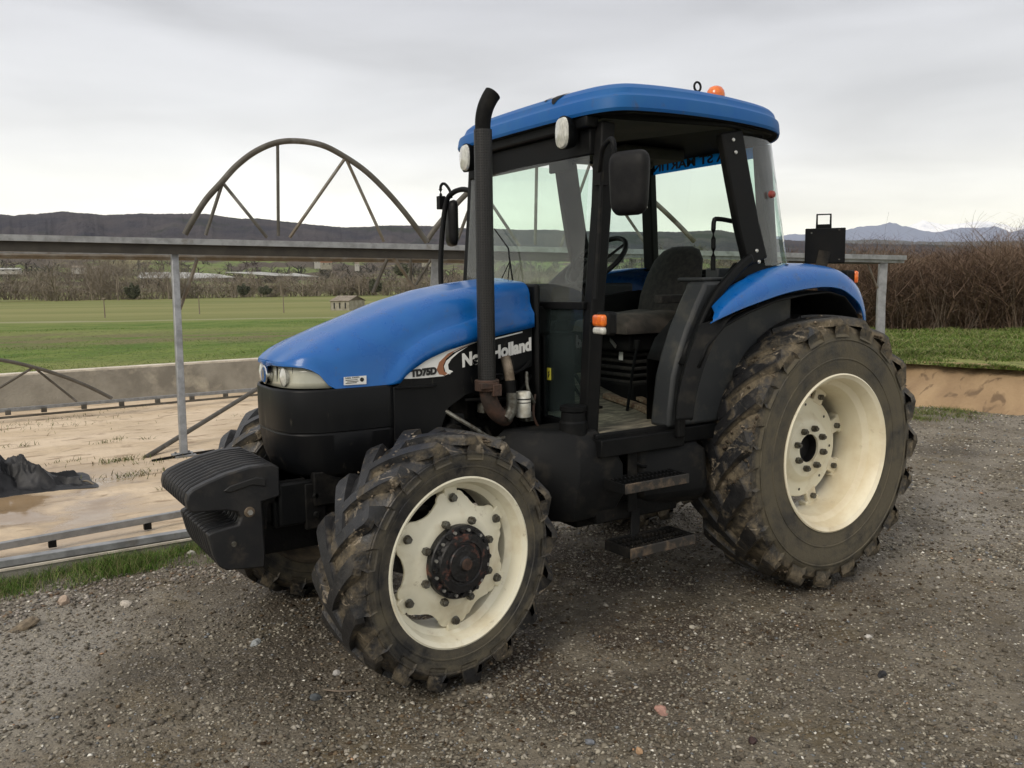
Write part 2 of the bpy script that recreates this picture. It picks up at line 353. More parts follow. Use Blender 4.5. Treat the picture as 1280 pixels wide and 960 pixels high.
# ---------- tyres and wheels
def make_tyre(Ro, lug, half, rr, nl, lw0, lw1, sweep, bead_y, m, seed):
    R0 = Ro-lug; b = MB(); rd = random.Random(seed)
    prof = [(-bead_y+.01, rr-.016), (-bead_y-.002, rr-.008), (-bead_y-.010, rr+.012), (-half+.012, lerp(rr, R0, .3)), (-half, lerp(rr, R0, .55)), (-half+.006, lerp(rr, R0, .72)),
            (-half+.022, R0-.034), (-half+.05, R0-.014), (-half+.10, R0-.003), (0, R0+.004)]
    prof = prof + [(-y, r) for y, r in prof[-2::-1]]
    b.lathe(prof, 120)
    # ring ridges on the sidewall
    for s in (-1, 1):
        for q in (.30, .66):
            rq = lerp(rr, R0, q); yq = s*(half-.004 if q > .5 else half-.013)
            b.lathe([(yq, rq-.006), (yq+s*.005, rq-.003), (yq+s*.005, rq+.003), (yq, rq+.006)], 96)
    for side in (-1, 1):
        for i in range(nl):
            ph = 2*pi*(i+(.5 if side > 0 else 0))/nl + rd.uniform(-.004, .004); rows = []
            K = 9
            for k in range(K+1):
                t = k/K; y = side*lerp(-.022, half+.004, min(t/.80, 1)); e = max(0, (t-.80)/.20)      # last stretch turns down the shoulder
                an = ph + sweep*(min(t/.80, 1)**.85) + e*.012
                crown = .004+.010*(abs(y)/half)**2.2
                rt_ = Ro-crown - e*(lug+.055); rb = (R0-.02) - e*.065
                w = lerp(lw0, lw1, min(1, t*1.1))/2; wb = w*1.32; yin = side*e*(-.012)
                # direction of travel of the lug in (s, y)
                ds = sweep*Ro*.9; dy = side*half; ln = sqrt(ds*ds+dy*dy); nx, ny = dy/ln, -ds/ln    # normal in (arc, y)
                nx, ny = (nx, ny) if nx > 0 else (-nx, -ny)
                if e > 0: nx, ny = 1, 0
                row = []
                for ww, rad, yy in ((-wb, rb, 0), (-w, rt_, yin), (w, rt_, yin), (wb, rb, 0)):
                    a = an + ww*nx/Ro; y2 = y+yy+ww*ny*.8
                    y2 = max(-half-.004, min(half+.004, y2)); row.append((rad*cos(a), y2, rad*sin(a)))
                rows.append(row)
            b.grid(rows); n0 = len(b.v)
            b.f.append((n0-4, n0-3, n0-2, n0-1)); q0 = n0-4*(K+1); b.f.append((q0+3, q0+2, q0+1, q0))
    return b
def clods(Ro, lug, half, n, seed, m, parent, sz=.02):    # caked mud lumps between and on the lugs
    rd = np.random.default_rng(seed); V = []; Fs = []
    base = np.array([(1, 0, 0), (-1, 0, 0), (0, 1, 0), (0, -1, 0), (0, 0, 1), (0, 0, -1)], float); fb = [(0, 2, 4), (2, 1, 4), (1, 3, 4), (3, 0, 4), (2, 0, 5), (1, 2, 5), (3, 1, 5), (0, 3, 5)]
    cl = rd.uniform(0, 2*pi, 26); clw = rd.uniform(.03, .13, 26); cy = rd.uniform(-half, half, 26)
    for i in range(n):
        j = rd.integers(0, 26); a = cl[j]+rd.normal()*clw[j]; y = float(np.clip(cy[j]+rd.normal()*half*.35, -half*.98, half*.98))
        r = Ro-lug*rd.uniform(.45, 1.05)-.02*(abs(y)/half)**4; s = sz*rd.uniform(.3, 1)*np.array([rd.uniform(.6, 1.3), rd.uniform(.6, 1.4), rd.uniform(.4, .8)])
        P = base*s*(1+rd.uniform(-.3, .3, (6, 1))); c, q = cos(a), sin(a)
        P = np.stack([P[:, 2]*c - P[:, 0]*q, P[:, 1], P[:, 2]*q+P[:, 0]*c], 1)+np.array([r*c, y, r*q])
        k = len(V)*6; V.append(P); Fs += [(x+k, y2+k, z+k) for x, y2, z in fb]
    o = npmesh('caked_mud', np.concatenate(V), Fs, m); o.parent = parent; tag(o, kind='stuff'); return o
MUD = mat('caked_mud', (.06, .044, .027), .95, 0, (.24, .19, .135), 9, lo=.50, hi=.66)

TM_R = tyre_mat('rear_tyre_rubber', .804, .042, .221, .46, .07); TM_F = tyre_mat('front_tyre_rubber', .580, .034, .168, .381)
rear_tyre = make_tyre(.804, .040, .218, .46, 19, .066, .112, .40, .200, TM_R, 1)
front_tyre = make_tyre(.580, .032, .165, .381, 17, .050, .086, .42, .146, TM_F, 2)

def nut(b, c, r, h, ax=1):      # hex nut standing along +y
    P = [(r*cos(k*pi/3), r*sin(k*pi/3)) for k in range(6)]
    b.prism([(c[0]+x, c[2]+z) for x, z in P], 'y', c[1], c[1]+h*ax)
def rear_wheel(pos, near):
    w = empty('rear_wheel', pos, T)
    ty = rear_tyre.build('tyre', TM_R, w, smooth=True, ang=30); clods(.804, .042, .218, 420 if near else 100, 5+near, MUD, w, .017)
    R = empty_rot = None
    rz = 0 if near else pi
    # rim: flange, bead seat, well and the same inward (axis outward = +y)
    b = MB(); b.lathe([(.213, .452), (.219, .458), (.215, .466), (.203, .463), (.196, .445), (.165, .432), (.135, .428), (.105, .40), (.03, .385), (-.05, .382), (-.12, .40), (-.15, .43), (-.2, .445), (-.205, .465),
                  (-.212, .46), (-.208, .44), (-.16, .424), (-.125, .394), (-.05, .374), (.03, .377), (.10, .392), (.13, .42), (.17, .424), (.203, .438)], 96, closed=True)
    rim = b.build('rim', CREAMD, w, smooth=True, ang=28); rim.rotation_euler.z = rz
    d = -.035; b = MB()
    prof = [(d+.050, .086), (d+.050, .165), (d+.046, .176), (d+.012, .205), (d+.003, .216), (d, .23), (d, .296), (d-.006, .302), (d-.016, .300), (d-.02, .23), (d-.01, .20), (d+.034, .166), (d+.036, .086)]
    b.lathe(prof, 72, closed=True)
    dc = b.build('wheel_disc', CREAM, w, smooth=True, ang=30); dc.rotation_euler.z = rz
    b = MB(); b.lathe([(d-.02, 0.001), (d-.02, .088), (d+.048, .0885)], 32); hb = b.build('hub', BLK, w, smooth=True); hb.rotation_euler.z = rz
    nb = []
    for k in range(8):
        a = 2*pi*(k+.35)/8; b = MB(); nut(b, (.122*cos(a), d+.049, .122*sin(a)), .020, .026); b.lathe([(d+.074, .001), (d+.074, .012), (d+.087, .011), (d+.087, .001)], 8, c=(.122*cos(a), 0, .122*sin(a)))
        o = b.build('wheel_nut', BOLT, w); o.rotation_euler.z = rz
    b = MB()
    for k in range(8):      # small drilled holes of the disc
        a = 2*pi*(k+.1)/8; b = MB(); b.lathe([(d+.0015, .001), (d+.0015, .0085)], 10, c=(.258*cos(a), 0, .258*sin(a)))
        o = b.build('disc_hole', BLK, w); o.rotation_euler.z = rz
    for k in range(8):      # rim lugs with clamp bolts behind the disc
        a = 2*pi*(k+.6)/8; b = MB(); m3 = Matrix.Rotation(-a, 3, 'Y')
        b.box(m3 @ Vector((.335, d-.012, 0)), (.11, .028, .085), m=m3); b.box(m3 @ Vector((.365, d-.03, 0)), (.03, .06, .12), m=m3)
        o = b.build('rim_lug', CREAMD, w, bevel=.006); o.rotation_euler.z = rz
        b = MB(); nut(b, tuple(m3 @ Vector((.328, d+.002, 0))), .018, .022); o = b.build('clamp_bolt', BOLT, w); o.rotation_euler.z = rz
    return w
CY_R = 1.0-.213
rear_wheel((0, CY_R, .800), 1); rear_wheel((0, -CY_R, .800), 0)

STEER = radians(7.46); FARRIM = mat('dark_brown_rim', (.035, .028, .02), .9, 0, (.09, .07, .045), 7)
def front_wheel(pos, near):
    w = empty('front_wheel', pos, T, rz=STEER); CREAM = globals()['CREAM'] if near else FARRIM  # far wheel rim and disc are dark brown instead of cream
    front_tyre.build('tyre', TM_F, w, smooth=True, ang=30); clods(.580, .034, .165, 330 if near else 120, 15+near, MUD, w, .013)
    rz = 0 if near else pi
    b = MB(); b.lathe([(.151, .372), (.157, .378), (.154, .386), (.144, .383), (.138, .366), (.118, .357), (.092, .352), (.07, .328), (-.04, .322), (-.08, .34), (-.13, .36), (-.15, .383), (-.157, .378), (-.15, .36),
                   (-.11, .348), (-.075, .318), (-.03, .312), (.065, .318), (.088, .344), (.115, .350), (.143, .360)], 96, closed=True)
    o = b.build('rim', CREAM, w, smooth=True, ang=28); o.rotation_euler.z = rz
    # scalloped disc with six lobes
    b = MB(); n = 144; rows_o = []; d = .088
    def edge(a):
        q = (a*6/(2*pi)) % 1; q = abs(q-.5)*2          # 1 at a lobe, 0 mid between lobes
        return .260+.049*(q/.62)**1.9 if q < .62 else .309-.004*((q-.62)/.38)**2
    def fy(r): return d-.0+(.022 if r < .2 else .022*max(0, 1-(r-.2)/.045))-(.012 if r > .29 else 0)
    rads = [.12, .16, .2, .212, .225, None, None]
    for k in range(n):
        a = 2*pi*k/n+pi/2; e = edge(a-pi/2+0); row = []
        for r in (.12, .165, .20, .212, .226): row.append((r*cos(a), fy(r), r*sin(a)))
        for f in (.5, 1): r = lerp(.228, e, f); row.append((r*cos(a), fy(r) - (.004 if f == 1 else 0), r*sin(a)))
        for f in (1, .5): r = lerp(.228, e, f); row.append((r*cos(a), fy(r)-.014, r*sin(a)))
        row.append((.12*cos(a), fy(.12)-.014, .12*sin(a))); rows_o.append(row)
    rows_o.append(rows_o[0]); b.grid(rows_o); o = b.build('wheel_disc', CREAM, w, smooth=True, ang=32); o.rotation_euler.z = rz
    for k in range(6):
        a = 2*pi*k/6+pi/2; b = MB(); nut(b, (.283*cos(a), fy(.283), .283*sin(a)), .017, .018); b.lathe([(fy(.283), .021), (fy(.283)+.006, .019), (fy(.283)+.006, .001)], 12, c=(.283*cos(a), 0, .283*sin(a)))
        o = b.build('rim_bolt', BOLT, w); o.rotation_euler.z = rz
        b = MB(); m3 = Matrix.Rotation(-a, 3, 'Y'); b.box(m3 @ Vector((.305, d-.045, 0)), (.05, .07, .07), m=m3); o = b.build('rim_lug', CREAM, w, bevel=.006); o.rotation_euler.z = rz
    for k in range(8):
        a = 2*pi*(k+.5)/8+.05; b = MB(); nut(b, (.188*cos(a), fy(.19)-.001, .188*sin(a)), .018, .024); b.lathe([(fy(.19)+.022, .013), (fy(.19)+.03, .010), (fy(.19)+.03, .001)], 10, c=(.188*cos(a), 0, .188*sin(a)))
        o = b.build('wheel_nut', BOLT, w); o.rotation_euler.z = rz
    b = MB(); y0 = fy(.1)
    b.lathe([(-.08, .16), (y0, .166), (y0+.030, .166), (y0+.036, .162), (y0+.038, .138), (y0+.060, .130), (y0+.062, .098), (y0+.056, .094), (y0+.056, .085), (y0+.064, .08), (y0+.066, .034), (y0+.070, .030), (y0+.072, .026), (y0+.072, .001)], 48)
    for k in range(12):
        a = 2*pi*k/12; nut(b, (.148*cos(a), y0+.036, .148*sin(a)), .0105, .016)
    hub = b.build('hub', RUSTY, w, smooth=True, ang=30); hub.rotation_euler.z = rz
    b = MB(); b.lathe([(y0+.066, .027), (y0+.082, .025), (y0+.083, .001)], 20); o = b.build('hub_plug', RUST, w, smooth=True); o.rotation_euler.z = rz
    b = MB()
    for k in range(12):
        a = 2*pi*(k+.5)/12; nut(b, (.146*cos(a), y0+.036, .146*sin(a)), .0075, .012)
    o = b.build('hub_bolt', STEEL, w); o.rotation_euler.z = rz
    return w
ax = Vector((-sin(STEER), cos(STEER), 0)); off = .868-.52-.157
kp = Vector((2.478, .52, .578)); front_wheel(kp+ax*off, 1)
kp2 = Vector((2.478, -.52, .578)); front_wheel(kp2-ax*off+Vector((.045, -.085, 0)), 0)

# ---------- front axle, chassis, engine, gearbox
b = MB(); b.bar([(2.478, -.60, .55), (2.478, -.3, .50), (2.478, .3, .50), (2.478, .60, .55)], .17, .16)
b.lathe([(-.14, .10), (-.10, .15), (.10, .15), (.14, .10)], 20, c=(2.478, 0, .50)); b.box((2.478, 0, .68), (.30, .36, .22))
for s in (-1, 1):
    b.tube([(2.478, s*.5, .40), (2.478, s*.5, .76)], .065, 14); b.tube([(2.478, s*.50, .578), (2.478, s*.64, .578)], .12, 18)
b.tube([(2.50, -.44, .578), (2.50, -.66, .578)], .25, 24)
for s in (-1, 1):
    pass
    b.tube([(2.33, s*.12, .53), (2.33, s*.50, .57)], .018, 8); b.tube([(2.33, s*.12, .53), (2.33, s*.34, .55)], .032, 10)
b.build('front_axle', CASTM, T, bevel=.012)
b = MB(); b.box((2.75, 0, .80), (.86, .40, .17)); b.box((2.3, 0, .84), (.5, .30, .26)); b.box((3.02, 0, .86), (.22, .46, .10)); b.box((2.98, 0, .66), (.26, .36, .20))
for s in (-1, 1): b.box((2.66, s*.26, .86), (.46, .05, .16)); b.box((2.88, s*.255, .78), (.10, .03, .22)); b.tube([(2.88, s*.27, .83), (2.88, s*.285, .83)], .018, 8); b.tube([(2.88, s*.27, .74), (2.88, s*.285, .74)], .018, 8)
b.build('front_support', CASTM, T, bevel=.01)
b = MB(); b.box((2.02, 0, 1.0), (.86, .40, .56)); b.box((2.02, 0, 1.36), (.76, .30, .22)); b.box((1.98, 0, .70), (.8, .34, .14))
for k in range(4): b.box((1.74+k*.17, .205, 1.16), (.11, .07, .12)); b.tube([(1.74+k*.17, .22, 1.05), (1.74+k*.17, .27, 1.0)], .014, 6)
b.tube([(1.70, .27, .92), (2.25, .27, .92)], .02, 8); b.tube([(1.66, .30, 1.32), (1.8, .33, 1.2), (2.1, .33, 1.22)], .012, 6); b.tube([(1.7, .36, .98), (1.95, .38, .93), (2.2, .34, .95)], .016, 6)
b.box((1.84, .26, .83), (.16, .14, .2)); b.tube([(2.18, .25, 1.05), (2.18, .36, 1.05)], .06, 14); b.tube([(1.60, .3, .97), (1.70, .38, 1.02), (1.78, .40, .98), (1.9, .38, 1.0)], .013, 6)
b.build('engine', CASTM, T, bevel=.008)
b = MB(); b.box((.95, 0, .78), (1.35, .42, .44)); b.box((.05, 0, .80), (.62, .50, .52)); b.tube([(0, -.62, .80), (0, .62, .80)], .14, 20); b.tube([(0, -.655, .80), (0, .655, .80)], .085, 16)
b.tube([(1.6, 0, .5), (2.4, 0, .5)], .045, 10); b.box((1.25, 0, .55), (.5, .3, .12))
b.build('gearbox', CASTM, T, bevel=.02)
b = MB()
for s in (-1, 1): b.tube([(-.1, s*.35, .62), (-.75, s*.42, .50)], .028, 8); b.tube([(-.15, s*.3, 1.2), (-.6, s*.36, 1.15), (-.62, s*.38, .55)], .022, 8)
b.tube([(-.3, 0, .95), (-.85, 0, .85)], .03, 8); b.box((-.35, 0, .42), (.2, .3, .1))
b.build('rear_linkage', CASTM, T, bevel=.006)

# ---------- front weights
wt = empty('front_weights', (0, 0, 0), T)
ny = .27
def wp(px, py): p = at(px, py, y=ny); return (p.x, p.z)
upper = [(3.13, .835), (3.045, .85), (3.045, .985), (3.075, 1.003), (3.18, 1.003), (3.28, .985), (3.37, .957), (3.425, .935), (3.448, .915), (3.455, .885), (3.452, .852), (3.435, .832), (3.36, .826), (3.29, .82), (3.24, .805), (3.225, .78), (3.24, .75), (3.30, .742), (3.35, .735), (3.375, .725), (3.37, .70),
         (3.352, .62), (3.33, .570), (3.30, .548), (3.13, .530), (3.125, .60)]
low_mid = [(3.10, .80), (3.06, .95), (3.10, .955), (3.2, .945), (3.3, .915), (3.37, .885), (3.40, .87), (3.39, .858), (3.33, .85), (3.26, .84), (3.22, .82), (3.2, .78), (3.22, .725), (3.30, .715), (3.345, .70), (3.345, .66), (3.32, .60), (3.28, .575), (3.15, .560), (3.12, .61)]
Y = [-.27, -.215]; k = 0; pl = []
pos = [(-.27, -.215)]+[(-.190+i*.0505, -.190+i*.0505+.026) for i in range(8)]+[(.215, .27)]
for a, z in pos:
    b = MB(); b.prism(upper, 'y', a, z); b.build('weight_plate', WEIGHT, wt, bevel=.008)
b = MB(); b.prism(low_mid, 'y', -.25, .25); b.build('weight_core', CASTM, wt)
b = MB(); b.prism([(3.05, .93), (3.05, .992), (3.085, .999), (3.085, .95)], 'y', -.262, .262); b.build('weight_bridge', WEIGHT, wt, bevel=.006)
b = MB(); b.prism([(3.285, .94), (3.285, .978), (3.315, .966), (3.315, .93)], 'y', -.262, .262); b.prism([(3.405, .88), (3.415, .918), (3.450, .888), (3.445, .858), (3.41, .845)], 'y', -.264, .264); b.build('weight_bridge', WEIGHT, wt, bevel=.006)
b = MB(); c = at(300, 645, y=ny); b.lathe([(0, .001), (0, .020), (.004, .024), (.010, .022), (.010, .001)], 24, c=(3.135+.055, ny, .80)); b.build('weight_pin_washer', BEIGE, wt, smooth=True)
b = MB(); nut(b, (3.19, ny+.01, .80), .012, .012); b.build('weight_pin', STEEL, wt)
b = MB(); b.tube([(3.265, ny-.01, .665), (3.265, ny+.006, .665)], .012, 10); b.build('pin_hole', BOLT, wt)
b = MB(); b.prism([(3.11, .905), (3.11, .94), (3.15, .955), (3.27, .93), (3.30, .91), (3.27, .90), (3.17, .92)], 'y', ny-.004, ny+.006); b.build('grip_recess', BLK, wt, bevel=.004)
b = MB(); b.box((2.99, 0, .80), (.16, .46, .22)); b.prism([(2.88, .70), (2.88, .905), (3.05, .905), (3.05, .70)], 'y', .235, .265); b.build('weight_carrier', BLACK, wt, bevel=.012)

# ---------- bonnet
def wid(x): return .335 if x < 2.62 else .335*max(1e-6, 1-min(1, (x-2.62)/.382)**3.2)**.3125
crown = [(1.62, 1.835), (1.8, 1.832), (2.0, 1.81), (2.19, 1.778), (2.38, 1.728), (2.55, 1.668), (2.72, 1.608), (2.86, 1.552), (2.93, 1.517), (2.97, 1.488), (2.99, 1.470), (3.002, 1.448)]
zbot_t = [(1.62, 1.585), (1.8, 1.555), (2.0, 1.525), (2.21, 1.478), (2.32, 1.44), (2.42, 1.385), (2.475, 1.33), (2.79, 1.330), (2.815, 1.352), (2.85, 1.40), (2.90, 1.434), (2.96, 1.440), (3.002, 1.440)]
crease_t = [(1.62, 1.675), (1.8, 1.65), (2.0, 1.615), (2.21, 1.565), (2.32, 1.525), (2.42, 1.46), (2.475, 1.40), (2.52, 1.34), (2.53, 1.33)]
xs = [1.685]+[1.70+i*.035 for i in range(27)]+[2.62+.382*sin(radians(a))**.625 for a in (2, 5, 9, 14, 20, 27, 34, 42, 50, 58, 65, 72, 78, 83, 86.5, 89, 89.9)]
xs = sorted(set(round(x, 4) for x in xs))
rows = []
for x in xs:
    w = wid(x); zt = interp(x, crown); zb = interp(x, zbot_t); zc = interp(x, crease_t); h = zt-zb; row = []
    flare = .024*max(0, min(1, (zc-zb)/.05)) if x < 2.53 else 0
    sq = max(0, min(1, (x-1.75)/.85)); sh = min(lerp(.13, .25, sq), h*.7); ex_ = lerp(.50, .95, sq)
    half = [(w+flare, zb), (w+flare*1.0, zb+.3*max(0, zc-zb)), (w+flare*.98, max(zb+.002, zc-.020)), (w-.003, max(zb+.006, zc+.012))]
    zs = max(half[-1][1]+.01, zt-sh)
    half += [(w-.008, lerp(half[-1][1], zs, .5)), (w-.016, zs)]
    for a in (14, 30, 46, 60, 72, 82): half.append(((w-.016)*(.42+.58*cos(radians(a))**ex_), zs+(zt-.018-zs)*sin(radians(a))**lerp(.7, 1, sq)))
    half += [((w-.016)*.36, zt-.012), ((w-.016)*.2, zt-.004), (0, zt)]
    pts = [(x, y, z) for y, z in half]; rows.append(pts+[(p[0], -p[1], p[2]) for p in pts[-2::-1]])
b = MB(); b.grid(rows); n0 = len(rows[0]); b.f.append(tuple(range(n0)));
bon = b.build('bonnet', BLUE, T, smooth=True, ang=60); q = bon.modifiers.new('s', 'SOLIDIFY'); q.thickness = .006; q.offset = -1
# nose: plan outline used by lamp band and black panels
def outline(wf, n=26, x0=2.47, extra=0):
    P = [(lerp(x0, 2.60, k/3), .335) for k in range(4)] if x0 < 2.6 else []
    for k in range(n):
        a = radians(90*k/(n-1)); x = 2.62+.382*sin(a)**.625
        if x > x0: P.append((x, .335*max(0, cos(a))**.625))
    return P
def band(zlist, x0, ex, name, m, parent, scale=None, bevel=0):
    P = outline(1, 40, x0, 0); rows = []
    for z, e, tp in zlist:
        near = []
        for (x, y) in P:
            k = max(0, min(1, (x-2.5)/.5)); near.append((x+e*k - tp*k, y+e*(1-.3*k)-(tp*.6 if y > .1 else 0), z))
        rows.append(near+[(p[0], -p[1], p[2]) for p in near[-2::-1]])
    b = MB(); b.grid(rows); o = b.build(name, m, parent, smooth=True, ang=30); q = o.modifiers.new('s', 'SOLIDIFY'); q.thickness = .008; return o
band([(1.330, .004, 0), (1.318, .008, 0), (1.20, .008, 0), (1.13, .006, 0), (1.126, .002, 0), (1.12, .002, 0), (1.116, .004, 0), (1.0, -.004, .006), (.93, -.014, .022), (.90, -.022, .04)], 2.50, 0, 'grille_panel', PANEL, T)
# rear side panels of the engine bay (decal carriers)
for s in (1, -1):
    def P3(px, py): p = at(px, py, y=.335); return (p.x, p.z)
    poly = [(2.50, 1.315), (2.50, .98), (2.42, .955), (2.33, .985), (2.25, 1.08), (2.20, 1.19), (2.10, 1.245), (1.97, 1.27), (1.90, 1.30), (1.78, 1.335), (1.69, 1.37), (1.69, 1.578), (1.8, 1.549), (2.0, 1.519), (2.21, 1.472), (2.32, 1.434), (2.42, 1.379), (2.475, 1.328)]
    b = MB(); b.prism(poly, 'y', s*.315, s*.345); o = b.build('side_panel', PANEL, T, bevel=.004)
b = MB(); b.bar([(2.49, .347, 1.312), (2.30, .347, 1.306), (2.27, .347, 1.312)], .012, .02, up=(0, 1, 0)); b.bar([(2.50, .347, 1.06), (2.33, .347, 1.052), (2.26, .347, 1.085)], .008, .014, up=(0, 1, 0)); b.build('panel_rib', BLACK, T, bevel=.003)
# decals
dc = empty('bonnet_decal', (0, 0, 0), T)
YD = .3495
def flat(name, pts, m, y=YD, par=None):
    b = MB(); n = len(pts); b.prism([(p.x, p.z) for p in pts], 'y', y-.0015, y); return b.build(name, m, par or dc)
sw = [(498, 474), (506, 463), (520, 453), (536, 444), (556, 435), (576, 430), (598, 427), (580, 434), (566, 441), (556, 450), (551, 459), (552, 468), (556, 470), (530, 472.5)]
flat('white_swoosh', [at(px, py, y=YD) for px, py in sw], WHITE)
st = [(592, 429), (576, 434.5), (560, 442), (549, 453), (546, 462), (549, 468), (556, 469), (561, 468), (555, 464), (554, 457), (558, 448), (568, 439), (582, 433)]
flat('copper_stripe', [at(px, py, y=YD+.0016) for px, py in st], ORSTR, YD+.0016)
st = [(585, 433), (570, 441), (558, 451), (555, 458), (557, 465), (562, 468), (566, 464), (561, 462), (560, 456), (564, 449), (573, 441)]
flat('white_stripe', [at(px, py, y=YD+.003) for px, py in st], WHITE, YD+.003)
flat('white_tail', [at(px, py, y=YD) for px, py in [(556, 469), (563, 463.5), (566, 464.5), (562, 466)]], WHITE, YD+.0045)
flat('pinstripe', [at(px, py, y=YD) for px, py in [(598, 427.5), (653, 414.2), (653, 415.8), (598, 429.5)]], WHITE)
def vdir(p0, p1, y):
    a, c = at(*p0, y=y), at(*p1, y=y); return a, c-a
o0, xd = vdir((513.5, 471), (546, 467), YD+.003)
TXT = text_obj('model_lettering', 'TD75D', BLK, dc, o0, xd, (0, 0, 1), .062, .0012, 0, .0042, 1.0)
o1, xd1 = vdir((578, 458.5), (664, 437), YD+.003)
TXT2 = text_obj('maker_lettering', 'New Holland', WHITE, dc, o1, xd1, (0, 0, 1), .092, .0012, 0, .0042, 1.0)
def fitw(o, length, height):       # stretch lettering to its measured length and height along the panel
    me = o.data; xs_ = [v.co for v in me.vertices]; 
    return
def refit(o, org, xdir, W_, H_):
    x = Vector(xdir).normalized(); vs = o.data.vertices; org = Vector(org)
    lx = [(v.co-org).dot(x) for v in vs]; lz = [v.co.z-(org.z+x.z*l) for v, l in zip(vs, lx)]
    a, c = min(lx), max(lx); h = max(lz)
    for v, l, z in zip(vs, lx, lz):
        p = org + x*((l-a)*W_/(c-a)); v.co = Vector((p.x, v.co.y, p.z+z*H_/h))
refit(TXT, o0, xd, xd.length, .034); refit(TXT2, o1, xd1, xd1.length, .066)
a0 = at(430, 482, y=.34); b = MB(); b.prism([(at(430, 481.5, y=.337).x, at(430, 481.5, y=.337).z), (at(458, 480, y=.337).x, at(458, 480, y=.337).z), (at(458, 469.5, y=.337).x, at(458, 469.5, y=.337).z), (at(430, 471.5, y=.337).x, at(430, 471.5, y=.337).z)], 'y', .334, .3375); pt = b.build('serial_sticker', WHITE, T)
pa, pb_ = at(431.5, 474, y=.3385), at(449, 472.5, y=.3385)
t_ = text_obj('sticker_print', 'SARL FARM', BLK, pt, pa, pb_-pa, (0, 0, 1), .012, .0003); refit(t_, pa, pb_-pa, (pb_-pa).length, .0085)
b = MB()
for k, (x0_, x1_) in enumerate([(432, 447), (434, 448), (432, 446)]):
    q = at(x0_, 475.4+k*1.9, y=.3385); w_ = at(x1_, 474.6+k*1.9, y=.3385); b.box(((q.x+w_.x)/2, .3382, (q.z+w_.z)/2), (abs(q.x-w_.x), .0006, .0028))
c = at(452.5, 474.5, y=.3385); b.lathe([(.3376, .001), (.3385, .001), (.3385, .010), (.3376, .010)], 16, c=(c.x, 0, c.z)); b.build('sticker_print', BLK, pt)

# headlight band
hl = band([(1.439, -.026, 0), (1.40, -.024, 0), (1.36, -.020, 0), (1.333, -.016, 0)], 2.78, 0, 'headlight_band', HLENS, T)
for s in (1, -1):
    c = Vector((2.966, s*.158, 1.383)); b = MB(); b.lathe([(-.03, .001), (-.03, .030), (.008, .046), (.012, .040), (.022, .001)], 28, c=tuple(c), axis='x'); b.build('headlight', LAMP, T, smooth=True)
    b = MB(); b.box((2.955, s*.090, 1.383), (.05, .006, .088)); b.box((2.93, s*.212, 1.383), (.03, .004, .09), rz=-s*.5); b.build('lamp_divider', GREYP, T, bevel=.003)
b = MB(); b.lathe([(-.02, .001), (-.02, .041), (.006, .041), (.010, .036), (.010, .001)], 32, c=(3.004, 0, 1.385), axis='x')
for i, v in enumerate(b.v): b.v[i] = (v[0], v[1]*1.02, 1.385+(v[2]-1.385)*1.08)
em = b.build('nose_emblem', CHROME, T, smooth=True, ang=30)
b = MB(); b.lathe([(0, .001), (0, .0335)], 32, c=(3.0152, 0, 1.385), axis='x')
for i, v in enumerate(b.v): b.v[i] = (v[0], v[1]*1.02, 1.385+(v[2]-1.385)*1.08)
b.build('emblem_field', BLUE, em)
b = MB()
for s in (-1, 1):
    b.prism([(0, 1.352), (s*.013, 1.372), (s*.021, 1.405), (s*.014, 1.412), (s*.007, 1.385), (0, 1.368)], 'x', 3.0155, 3.0175)
b.prism([(-.004, 1.372), (.004, 1.372), (.006, 1.418), (0, 1.424), (-.006, 1.418)], 'x', 3.0156, 3.018); b.build('emblem_leaf', CHROME, em)

# ---------- exhaust
b = MB(); X, Yy = 2.018, .415
rad = .0445; seg = 32; h0, h1 = 1.305, 2.545
rr_ = []; 
for z in (h0, h1): rr_.append([(X+rad*cos(2*pi*k/seg), Yy+rad*sin(2*pi*k/seg), z) for k in range(seg+1)])
b.grid(rr_); ex = b.build('exhaust_guard', GUARD, T, smooth=True)
uv = ex.data.uv_layers.new(name='UVMap'); C_ = 2*pi*rad
for lp in ex.data.loops:
    i = lp.vertex_index; k = i % (seg+1); z = h0 if i <= seg else h1; uv.data[lp.index].uv = (round(C_/.0125)*k/seg, (z-h0)/.0125)
b = MB(); b.tube([(X, Yy, 1.28), (X, Yy, 2.56)], .034, 20, caps=False); b.build('exhaust_pipe', BLACK, T, smooth=True)
b = MB(); pth = smooth_path([(X, Yy, 2.50), (X, Yy, 2.565), (X-.004, Yy+.002, 2.61), (X-.016, Yy+.006, 2.655), (X-.036, Yy+.010, 2.695), (X-.052, Yy+.012, 2.718)], 5)
b.tube(pth, .037, 24, caps=False, scales=[lerp(1, 1.14, k/(len(pth)-1)) for k in range(len(pth))]); b.tube(pth, .032, 24, caps=False, scales=[lerp(1, 1.14, k/(len(pth)-1)) for k in range(len(pth))]); tip = b.build('exhaust_tip', CASTM, T, smooth=True)
b = MB(); b.tube([(X, Yy, 1.27), (X, Yy, 1.325)], .062, 20); b.box((X+.02, Yy+.05, 1.30), (.10, .03, .03)); b.box((X-.02, Yy+.055, 1.275), (.05, .03, .06)); b.build('exhaust_clamp', RUST, T, bevel=.004)
b = MB(); b.tube(smooth_path([(X, Yy, 1.28), (2.005, .415, 1.22), (1.965, .41, 1.155), (1.90, .39, 1.115), (1.84, .30, 1.12)], 5), .042, 18, caps=False); b.build('exhaust_elbow', RUST, T, smooth=True)
b = MB(); b.tube(smooth_path([(1.92, .43, 1.12), (1.885, .43, 1.16), (1.88, .43, 1.25)], 5), .030, 16); b.build('heat_shield', BOLT, T, smooth=True)
